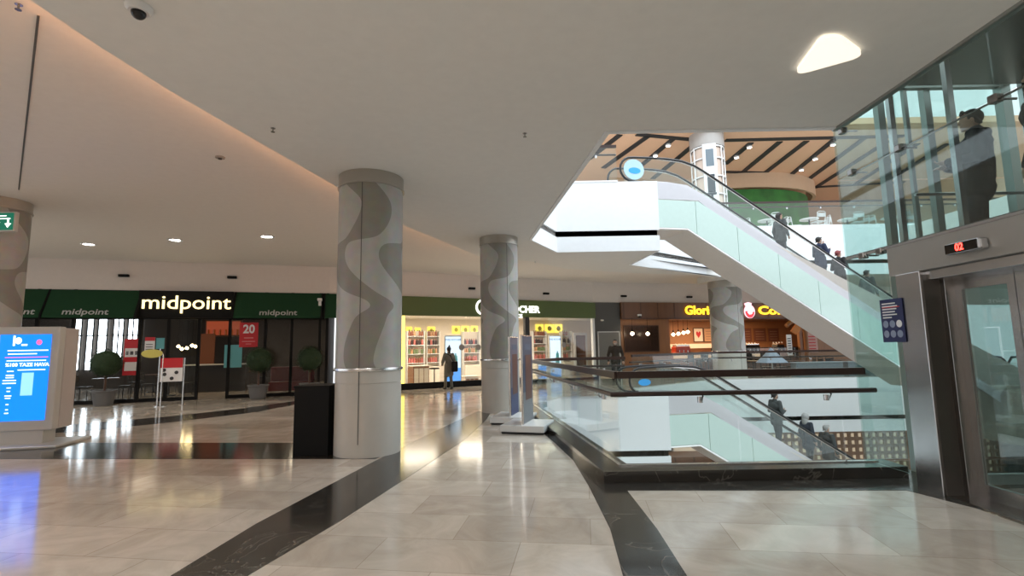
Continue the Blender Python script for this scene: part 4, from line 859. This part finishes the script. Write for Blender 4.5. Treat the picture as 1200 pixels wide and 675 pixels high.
# shaft steel posts and cabin
fr2=sh
for x,y,w in ((EX+.55,6.4,.09),(5.6,6.45,.09),(6.6,6.4,.12),(6.6,4.9,.10),(6.6,3.5,.12),(5.3,6.42,.05)):
    MB().bb(x-EX-w/2,x-EX+w/2,y-5-w/2,y-5+w/2,-2,6.4).build('post',mat('shaft_post',(.30,.33,.31),.35,.6),fr2)
for z in (-.1,2.5,5.0): MB().bb(.5,2.25,1.36,1.44,z-.06,z+.06).bb(2.18,2.26,-1.5,1.4,z-.06,z+.06).build('cross_rail',mat('shaft_post',(.30,.33,.31),.35,.6),fr2)
cb=thing('lift_cabin','glass lift cabin halfway up the shaft with dark figures inside','lift cabin',(5.5,5.0,2.3))
MB().bb(-.75,1.0,-1.0,1.05,0,.14,.01).build('cabin_floor',STEELD,cb); MB().bb(-.75,1.0,-1.0,1.05,2.5,2.62,.01).build('cabin_roof',STEELD,cb)
for x,y in ((-.72,1.02),(.97,1.02),(.97,-.97),(-.72,.2)): MB().bb(x-.03,x+.03,y-.03,y+.03,.14,2.5).build('cabin_post',STEEL,cb)
MB().bb(-.7,.95,1.01,1.025,.14,2.5).build('cabin_glass',GLASSC,cb); MB().bb(.96,.99,-.95,1.0,.14,2.5).build('cabin_side_panel',mat('cabin_panel',(.05,.065,.062),.2,.5),cb); MB().tube([(-.6,.93,1.05),(.88,.93,1.05),(.88,-.9,1.05)],.02,8).build('cabin_handrail',STEEL,cb,True)
# display
p=Xp(1129,289,EX-.07); dsp=thing('floor_display','black lift floor display with red digits 02 above the doors','display',(EX-.0,p.y,p.z))
MB().bb(-.09,0,-.19,.19,-.055,.055,.02).build('housing',STEEL,dsp); MB().bb(-.094,-.088,-.16,.18,-.045,.045).build('screen',mat('black_screen',(.012,.010,.009),.12),dsp)
RX=Matrix(((0,0,-1),(-1,0,0),(0,1,0)))
letters('digits','02',.095,emit('red_digits',(1,.03,.02),7),dsp,-.096,.02,.0,.001,.002,.95,rot=RX)
# notice on the glass
p0=Xp(1031,353,EX-.01);p1=Xp(1062,398,EX-.01); yc=(p0.y+p1.y)/2; hw=abs(p0.y-p1.y)/2; z0=Xp(1047,401,EX-.01).z; z1=Xp(1047,350,EX-.01).z
nt_=thing('notice_poster','navy blue notice with pictograms stuck on the lift glass','poster',(EX-.012,yc,z0)); h=z1-z0
MB().bb(-.003,.003,-hw,hw,0,h).build('sheet',NAVY,nt_)
m=MB(); 
for k,w in enumerate((.75,.85,.8,.7,.8,.5)):
    z=h*(.9-.065*k); m.bb(-.006,-.003,hw*.8-2*hw*.8*w,hw*.8,z-.008,z+.006)
m.build('text_lines',PAPER,nt_); MB().bb(-.0062,-.003,-hw*.75,hw*.8,h*.80,h*.82).build('red_line',REDP,nt_)
for r in range(2):
    for c3 in range(3):
        y=hw*.6-c3*hw*.6;z=h*(.42-r*.23); o=MB().lathe([(.030,-.001),(.042,-.001),(.042,.001),(.030,.001)],seg=16).build('pictogram',mat('pale_blue_print',(.25,.3,.42),.5) if not(r==0 and c3==2) else PAPER,nt_); o.matrix_local=Matrix.Translation((-.005,y,z))@Matrix.Rotation(PI/2,4,'Y')
# ------------------------------------------------------------------ upper storey
UC=12.0
uc=MB().prism([(-2,23.2),(40,23.2),(40,46),(-2,46)],UC,UC+.3); struct('ceiling',uc,mat('peach_slat_ceiling',(.74,.47,.30),.7))
BL=mat('black_groove',(.02,.02,.022),.6)
def z12(x,y): q=Zp(x,y,UC); return (q.x,q.y,UC-.02)
segs=[((726.5,157.5),(690,186)),((759.5,159),(707,196.5)),((788,163),(740,203)),((819.5,164),(765,209)),((746,157),(819.5,164)),((880,167),(850,192)),((914,165.5),(871,201)),((945,165),(896,202.6)),((978,162.6),(920,210)),((1012,162),(935,219)),((1040,165),(955,220)),((850,164),(1060,159)),((847,201),(896,202)),((896,202),(930,207)),((930,207),(936,220)),((936,220),(1060,213)),((1075,168),(1000,217)),((1110,168),(1035,215))]
m=MB()
for a,b in segs: m.beam(z12(*a),z12(*b),.30,.06)
trim(m,BL)
for i,(x,y) in enumerate([(783,168),(768,180),(878,170),(863,182),(976,167),(955,184),(939,197),(921,210),(838,157)]):
    if i==8: continue
    q=z12(x,y); t=thing('spot_lamp','round white spot lamp set on the black groove of the upper '+('left' if i<2 else 'right')+' slatted ceiling','lamp',(q[0],q[1],UC-.05),0,'spots '+('left' if i<2 else 'right')+' of the lit pillar')
    MB().lathe([(.13,-.0),(.15,-.05),(.11,-.10)],seg=16).build('housing',WHITEG,t,True); MB().lathe([(.001,-.105),(.11,-.105)],seg=16).build('lens',emit('spot_glow',(1,.95,.85),9),t)
# curved bulkhead + green wall sign
gp=[Yp(x,y,36) for x,y in [(800,205),(855,207)]]
struct('wall_upper',MB().bb(-2,44,38,38.3,UF,UC),mat('upper_wall_beige',(.52,.37,.26),.7))
def arcband(cx,cy,rx,ry,a0,a1,z0,z1,n=24,th=.2):
    mb=MB(); vs=[];fs=[]
    for i in range(n+1):
        a=a0+(a1-a0)*i/n
        for r in (1,1+th/rx):
            for z in (z0,z1): vs.append((cx+rx*r*math.cos(a),cy+ry*r*math.sin(a),z))
    for i in range(n):
        k=i*4;j=k+4; fs+=[(k,k+1,j+1,j),(k+2,j+2,j+3,k+3),(k,j,j+2,k+2),(k+1,k+3,j+3,j+1)]
    fs+=[(0,2,3,1),(n*4,n*4+1,n*4+3,n*4+2)]
    return mb.add(vs,fs)
q=Yp(895,235,31)
struct('wall_drum',arcband(q.x-1.0,33.5,5.2,3.6,PI,2*PI,UF+4.55,UC),mat('drum_beige',(.60,.42,.28),.7))
t=solo('green_mural',arcband(q.x-1.0,33.5,4.7,3.2,PI,2*PI,UF,UF+4.55),mat('green_mural',(.03,.16,.025),.6,noise=.9,nscale=1.3),'curved green mural wall behind the upper cafe terrace','mural')
q=Yp(885,213,29.8); t=thing('round_vent','dark round vent on the beige drum above the green mural','vent',(q.x,30.0,q.z)); m=MB().lathe([(.001,-.02),(.22,-.02),(.22,.02),(.001,.02)],seg=20).build('disc',DWOOD,t); m.matrix_local=Matrix.Rotation(PI/2,4,'X')
# upper pillar with white lattice panel
t=thing('lattice_pillar','upper floor pillar wrapped in a white lattice frame with a picture panel','pillar',(9.9,24.3,UF))
MB().cyl(0,0,0,UC-UF,.70,48).build('shaft',mat('pillar_peach',(.62,.50,.42),.5),t,True); MB().lathe([(.82,4.75),(.82,UC-UF)],seg=48).build('capital_drum',mat('grey_drum',(.36,.34,.32),.5),t,True)
for z in (.3,1.4,2.3,3.2,4.1,4.7): MB().lathe([(.74,z-.03),(.79,z-.03),(.79,z+.03),(.74,z+.03),(.74,z-.03)],seg=48).build('frame_ring',WHITEG,t,True)
for k in range(10): a=2*PI*k/10+.3; MB().cyl(.77*math.cos(a),.77*math.sin(a),0,4.75,.035,8).build('frame_bar',WHITEG,t)
fa=math.atan2(-24.3,-9.9)+.12; ux,uy=math.cos(fa),math.sin(fa)
MB().box(.84*ux,.84*uy,2.5,.06,.62,4.5,fa,.01).build('white_panel',WHITEG,t)
MB().box(.88*ux,.88*uy,4.05,.02,.36,.85,fa).build('grey_picture',mat('grey_pic',(.12,.16,.19),.4),t)
MB().box(.89*ux,.89*uy,2.7,.03,.34,.75,fa,.03).box(.90*ux,.90*uy,2.25,.03,.42,.1,fa,.02).box(.90*ux,.90*uy,3.15,.03,.34,.12,fa,.02).box(.90*ux,.90*uy,2.05,.03,.1,.3,fa,.02).build('dark_picture',mat('dark_pic',(.03,.04,.05),.4),t)
# upper cafe furniture
WC=cafe_chair('white framed cafe chair on the upper terrace behind the glass','upper terrace chairs',WHITEG,mat('white_seat',(.6,.6,.6),.6)); WT=cafe_table('white cafe table on the upper terrace behind the glass','upper terrace tables',WHITEG)
first=True
for (x,y) in [(11.9,22.9),(13.8,22.8),(15.7,23.0),(17.6,22.8),(12.8,24.9),(14.8,25.0)]:
    T=WT if first else copy_tree(WT); T.location=(x,y,UF)
    for k,(dx,dy,a) in enumerate([(-.62,.1,PI/2),(.62,-.05,-PI/2),(.0,-.66,PI)]):
        C=WC if first and k==0 else copy_tree(WC); C.location=(x+dx,y+dy,UF); C.rotation_euler=(0,0,a+random.uniform(-.3,.3))
    first=False
# dark upper counter beyond the left rail
t=thing('upper_stand','dark display stand with small white lights behind the upper left balustrade','stand',(2.6,19.0,UF)); MB().bb(-1.6,1.6,-.3,.3,0,1.1,.02).build('body',CHAR,t); MB().bb(-1.7,1.7,-.35,.35,1.1,1.16,.01).build('top',LGREY,t)
# ------------------------------------------------------------------ lower storey
struct('floor',MB().bb(-6,34,2,40,-6.7,-6.5),mat('lower_floor',(.30,.24,.19),.15))
struct('wall_lower',MB().bb(-6,34,30,30.2,-6.5,-2),DGREY)
lt=thing('lattice_screen','brown lattice screen on the lower floor below the far fascia','screen',(15.0,22.0,-6.5))
m=MB()
for k in range(36): m.bb(-5.0+k*.3-.07,-5.0+k*.3+.07,-.03,.03,0,4.4)
for k in range(15): m.bb(-5.1,5.7,-.025,.025,.1+k*.3-.07,.1+k*.3+.07)
m.build('lattice',mat('brown_lattice',(.28,.16,.10),.5),lt)
MB().bb(-5.1,5.7,.4,.5,0,4.4).build('lit_backing',emit('lattice_glow',(1,.74,.52),.4),lt)
kb=thing('brown_kiosk','brown panelled stall on the lower floor seen under the landing','stall',(6.4,18.6,-6.5)); MB().bb(-2.2,1.6,-.5,.5,0,4.2).build('panel_wall',BWOOD,kb)
for k in range(6): MB().bb(-2.15+k*.65,-2.1+k*.65,-.52,-.5,0,4.2).build('panel_joint',DWOOD,kb)
MB().bb(-2.2,-1.7,-.55,-.5,3.2,4.15).build('orange_light_panel',emit('orange_lit2',(1,.22,.05),1.0),kb)
lb2=solo('pale_backdrop',MB().bb(-3,3,0,.2,0,4.3),mat('pale_lower_wall',(.5,.47,.43),.6),'pale wall panel on the lower floor behind the brown stall','panel',(10.5,24.5,-6.5))
l=bpy.data.lights.new('lower_light','AREA'); l.energy=300; l.size=6; l.color=(1,.85,.7); o=bpy.data.objects.new('lower_light',l); COL.objects.link(o); o.location=(10,25,-2.2)
# ------------------------------------------------------------------ people
SKIN=mat('skin',(.48,.30,.22),.55); HAIRD=mat('dark_hair',(.015,.012,.010),.6); 
def person(loc,rz,h,label,jacket,trousers,hair,pose='stand',coat=.85,hairstyle='short',mask=None,hood=False,bag=None,wide=1.0,step=0.0,scarf=None,group=None):
    """faces local -Y; step lowers the leading foot"""
    k=h/1.75; V=lambda x,y,z:(x*k*(wide if z<1.45 else 1),y*k,z*k)
    sh=[(-.185,0,1.42),(.185,0,1.42)]; hipz=.93
    if pose=='phone': el=[(-.27,-.03,1.13),(.27,-.05,1.14)]; ha=[(-.14,-.25,1.30),(.10,-.22,1.52)]
    elif pose=='phone_low': el=[(-.27,.0,1.12),(.27,.0,1.12)]; ha=[(-.08,-.26,1.15),(.08,-.26,1.17)]
    elif pose=='rail': el=[(-.26,.03,1.12),(.30,-.05,1.14)]; ha=[(-.25,-.08,.88),(.42,-.22,1.02)]
    elif pose=='bag': el=[(-.27,.03,1.12),(.28,-.02,1.13)]; ha=[(-.26,-.04,.87),(.20,-.2,1.0)]
    else: el=[(-.27,.03,1.12),(.27,.03,1.12)]; ha=[(-.28,-.05,.86),(.28,-.05,.86)]
    ft=[(-.11,.06,.07),(.11,-.10,.07)] ; kn=[(-.105,-.01,.50),(.105,-.08,.50)]
    b=MB()
    def C(p,q,r1,r2): b.cap(V(*p),V(*q),r1*k,r2*k)
    # trunk
    C((0,0,1.0),(0,.01,1.15),.135,.125); C((-.06,0,1.32),(.06,0,1.32),.12,.12); C((0,0,1.15),(0,0,1.3),.125,.13); C((-.15,0,1.41),(.15,0,1.41),.062,.062); C((-.06,0,.95),(.06,0,.95),.12,.12)
    C((0,.01,1.42),(0,-.005,1.54),.058,.052)
    # head
    b.sph(V(0,-.005,1.645),.098*k,20,(.80,.98,1.0)); b.sph(V(0,-.03,1.59),.07*k,16,(.84,.98,1.0)); C((0,-.075,1.54),(0,-.07,1.545),.026,.026)
    C((0,-.098,1.645),(0,-.118,1.615),.010,.015)
    for s in (-1,1): C((s*.083,.0,1.63),(s*.086,.008,1.60),.014,.011); C((s*.032,-.088,1.672),(s*.045,-.084,1.672),.011,.010)
    C((-.02,-.098,1.572),(.02,-.098,1.572),.009,.009)
    for i in (0,1):
        C(sh[i],el[i],.052,.040); C(el[i],ha[i],.040,.026)
        E=Vector(el[i]);Hn=Vector(ha[i]); d=(Hn-E).normalized(); sd=Vector((1,0,0)) if abs(d.x)<.8 else Vector((0,1,0)); sd=(sd-d*sd.dot(d)).normalized(); nn=d.cross(sd)
        palm=Hn+d*.05; C(tuple(Hn),tuple(palm),.026,.030); C(tuple(palm-sd*.018),tuple(palm+sd*.018),.022,.022)
        for j,(o_,L) in enumerate(((-.03,.062),(-.010,.074),(.011,.070),(.031,.055))):
            f0=palm+sd*o_+d*.012; f1=f0+d*L*.55+nn*.006*(1 if i else -1); f2=f1+d*L*.38+nn*.026*(1 if i else -1)
            C(tuple(f0),tuple(f1),.010,.009); C(tuple(f1),tuple(f2),.009,.008)
        inw=-1 if i else 1; t0=Hn+d*.02+sd*.024*inw; t1=t0+sd*.03*inw+d*.025; t2=t1+d*.03; C(tuple(t0),tuple(t1),.012,.010); C(tuple(t1),tuple(t2),.010,.009)
        hp=(-.09 if i==0 else .09,0,.93)
        C(hp,kn[i],.082,.055); C(kn[i],ft[i],.054,.036); C(ft[i],(ft[i][0],ft[i][1]-.13,.04),.036,.030)
    body=bpy.data.objects.new('person',remeshed(b,.0085*k)); body.data.materials.clear(); body.data.materials.append(SKIN); COL.objects.link(body)
    body.location=loc; body.rotation_euler=(0,0,rz); tag(body,label,'person',group)
    def part(name,mb,m,vox=.013,sm=2):
        me=remeshed(mb,vox*k,sm); me.materials.clear(); me.materials.append(m); o=bpy.data.objects.new(name,me); COL.objects.link(o); o.parent=body; return o
    # jacket
    b=MB()
    C((0,0,1.0),(0,.01,1.15),.165,.155); C((-.07,0,1.30),(.07,0,1.30),.15,.15); C((0,0,1.1),(0,0,1.3),.155,.16); C((-.155,0,1.405),(.155,0,1.405),.085,.085); C((0,.01,1.44),(0,.005,1.475),.085,.078)
    for i in (0,1):
        C(sh[i],el[i],.080,.065); E=Vector(el[i]);Hn=Vector(ha[i]); C(el[i],tuple(E+(Hn-E)*.93),.064,.048)
    if hood: C((-.06,.09,1.44),(.06,.09,1.44),.065,.065); C((0,.10,1.40),(0,.12,1.36),.07,.05)
    zz=max(coat-.0,.5); C((-.065,0,.97),(-.075,0,zz),.14,.135); C((.065,0,.97),(.075,-.01,zz),.14,.135); C((-.07,0,zz+.02),(.07,0,zz+.02),.135,.135)
    part('jacket',b,jacket)
    b=MB()
    for i in (0,1):
        hp=(-.085 if i==0 else .085,0,.92); C(hp,kn[i],.105,.075); C(kn[i],(ft[i][0],ft[i][1],.10),.074,.062)
    C((-.06,0,.95),(.06,0,.95),.13,.13); part('trousers',b,trousers)
    for i in (0,1):
        b=MB(); x,y=ft[i][0],ft[i][1]; C((x,y+.03,.05),(x,y-.15,.042),.05,.042); C((x,y,.09),(x,y,.06),.05,.05); part('shoe',b,CHAR,.01,1)
    b=MB(); b.sph(V(0,.012,1.665),.103*k,20,(.86,1.02,.98))
    # cut the face free: hair only above and behind
    if hairstyle in('short',):
        C((-.05,-.075,1.735),(.05,-.075,1.735),.02,.02); C((-.075,.02,1.64),(-.06,.07,1.57),.02,.02); C((.075,.02,1.64),(.06,.07,1.57),.02,.02)
    if hairstyle=='bun': C((0,.03,1.73),(0,.05,1.80),.05,.035); C((0,.06,1.6),(0,.06,1.5),.06,.04)
    if hairstyle=='long': C((0,.06,1.62),(0,.08,1.42),.09,.07)
    if hairstyle=='hood': b.sph(V(0,.02,1.66),.125*k,18,(.95,1.0,1.05)); C((0,.05,1.55),(0,.03,1.46),.10,.11)
    me=remeshed(b,.011*k,1)
    bm=bmesh.new(); bm.from_mesh(me); dl=[v for v in bm.verts if v.co.y<-.045*k and v.co.z<1.70*k]; bmesh.ops.delete(bm,geom=dl,context='VERTS'); bm.to_mesh(me); bm.free()
    me.materials.clear(); me.materials.append(hair); o=bpy.data.objects.new('headscarf' if hairstyle=='hood' else 'hair',me); COL.objects.link(o); o.parent=body
    if mask:
        b=MB(); b.sph(V(0,-.062,1.582),.062*k,16,(.95,.85,.85)); part('face_mask',b,mask,.008,1)
    return body
def jk(n,c): return mat('cloth_'+n,c,.85,noise=.15,nscale=30)
DJ=jk('black',(.012,.012,.013)); NJ=jk('navy',(.015,.022,.055)); GJ=jk('grey',(.045,.048,.047)); SJ=jk('slate',(.055,.06,.06)); TR=jk('trouser',(.03,.03,.035)); TRG=jk('olive_grey',(.13,.125,.10))
# woman at the cosmetics window (seen from behind)
P=F2.W(F2.px(526,452,-.9)[0],-.9); person(P,F2.a+PI+.15,1.66,'person seen from behind in a long grey coat at the cosmetics shop window',jk('greycoat',(.155,.145,.12)),TRG,HAIRD,'bag',.62,'bun')
bg=thing('shoulder_bag','black shoulder bag hanging at the side of the person in grey','bag',(P.x+.26,P.y-.22,.72),F2.a)
MB().box(0,0,.17,.28,.12,.42,.3,.05).build('body',BLACK,bg); MB().tube([(-.06,0,.36),(-.2,-.05,.6),(-.42,.02,.72)],.014,8).build('strap',BLACK,bg,True)
person((4.55,22.6,0),-.1,1.86,'person in a dark jacket with a face mask standing before the grey door',jk('brownblack',(.035,.028,.022)),TR,HAIRD,'stand',.85,'short',mat('pale_mask',(.5,.45,.42),.7),wide=1.1)
P=F3.W(F3.px(769,420,.3)[0],.3); person(P,-.6,1.65,'person in black working at the left end of the coffee counter',DJ,TR,HAIRD,'phone_low',.85,'short')
# people on the escalators (facing down the slope, +s direction)
def on_esc(px,z0,h,lat,**k):
    c,s_=math.cos(TH),math.sin(TH); o=Vector((4.46,15.08,0)); d=ray(px,300 if z0>1 else 500)
    t=(lat+(-o.x*s_+o.y*c))/(-d.x*s_+d.y*c); s=(t*d.x-o.x)*c+(t*d.y-o.y)*s_
    n=int((s-.35)/.37); st=.35+n*.37+.18
    z=step_z(st)
    return (o.x+c*st-s_*lat,o.y+s_*st+c*lat,z0+z-.005)
RZ=TH+PI/2
person(on_esc(919,UF,1.7,.72),RZ,1.68,'person in a black and grey coat highest on the upper escalator',SJ,TR,HAIRD,'stand',.75,'long',wide=1.1)
person(on_esc(960,UF,1.7,.70),RZ,1.74,'person in a navy hooded jacket with hand at face on the upper escalator',NJ,TR,HAIRD,'phone',.72,'short',mat('pale_mask',(.5,.45,.42),.7),hood=True,wide=1.1)
person(on_esc(986,UF,1.7,.70),RZ,1.72,'person in a black padded jacket with reddish cap on the upper escalator',DJ,jk('greytr',(.08,.08,.085)),mat('red_cap',(.22,.05,.05),.8),'phone_low',.75,'short',hood=True,wide=1.15)
person(on_esc(1013,UF,1.7,.70),RZ,1.70,'person in dark grey lowest on the upper escalator behind the lift glass',GJ,TR,HAIRD,'stand',.75,'short',wide=1.1)
person(on_esc(915,0,1.7,.70),RZ,1.75,'person in a grey jacket with black mask highest on the lower escalator',SJ,TR,HAIRD,'phone_low',.78,'short',mat('black_mask',(.02,.02,.02),.7),wide=1.05)
person(on_esc(948,0,1.7,.70),RZ,1.66,'person with a pale grey headscarf and navy coat on the lower escalator',jk('deepnavy',(.018,.026,.042)),TR,mat('grey_scarf',(.38,.38,.37),.85),'stand',.65,'hood',wide=1.05)
person(on_esc(972,0,1.7,.70),RZ,1.70,'person in a dark grey coat lowest on the lower escalator',GJ,TR,mat('ash_hair',(.3,.3,.29),.8),'stand',.7,'short',wide=1.25)
# people in the lift cabin
person((5.20,5.42,2.44),-2.2,1.72,'dark clothed person standing in the lift cabin nearer the void',DJ,TR,HAIRD,'phone_low',.8,'short',hood=True,wide=1.15)
person((5.15,4.62,2.44),-2.0,1.80,'dark clothed person at the right edge inside the lift cabin',jk('blackb',(.015,.016,.018)),TR,HAIRD,'stand',.8,'short',wide=1.1)
# ------------------------------------------------------------------ light
W=bpy.data.worlds.new('sky'); SC.world=W; W.use_nodes=True; n=W.node_tree; bgd=n.nodes['Background']; bgd.inputs[0].default_value=(.90,.95,1.0,1); bgd.inputs[1].default_value=1.2
def area(name,loc,rot,size,sy,e,col):
    l=bpy.data.lights.new(name,'AREA'); l.shape='RECTANGLE'; l.size=size; l.size_y=sy; l.energy=e; l.color=col; o=bpy.data.objects.new(name,l); COL.objects.link(o); o.location=loc; o.rotation_euler=rot; return o
area('skylight',(11,13,16),(0,0,0),18,12,1900,(.82,.92,1.0))
SC.view_settings.view_transform='Standard'; SC.view_settings.look='None'; SC.view_settings.gamma=1; SC.view_settings.exposure=0.47; SC.view_settings.use_curve_mapping=False
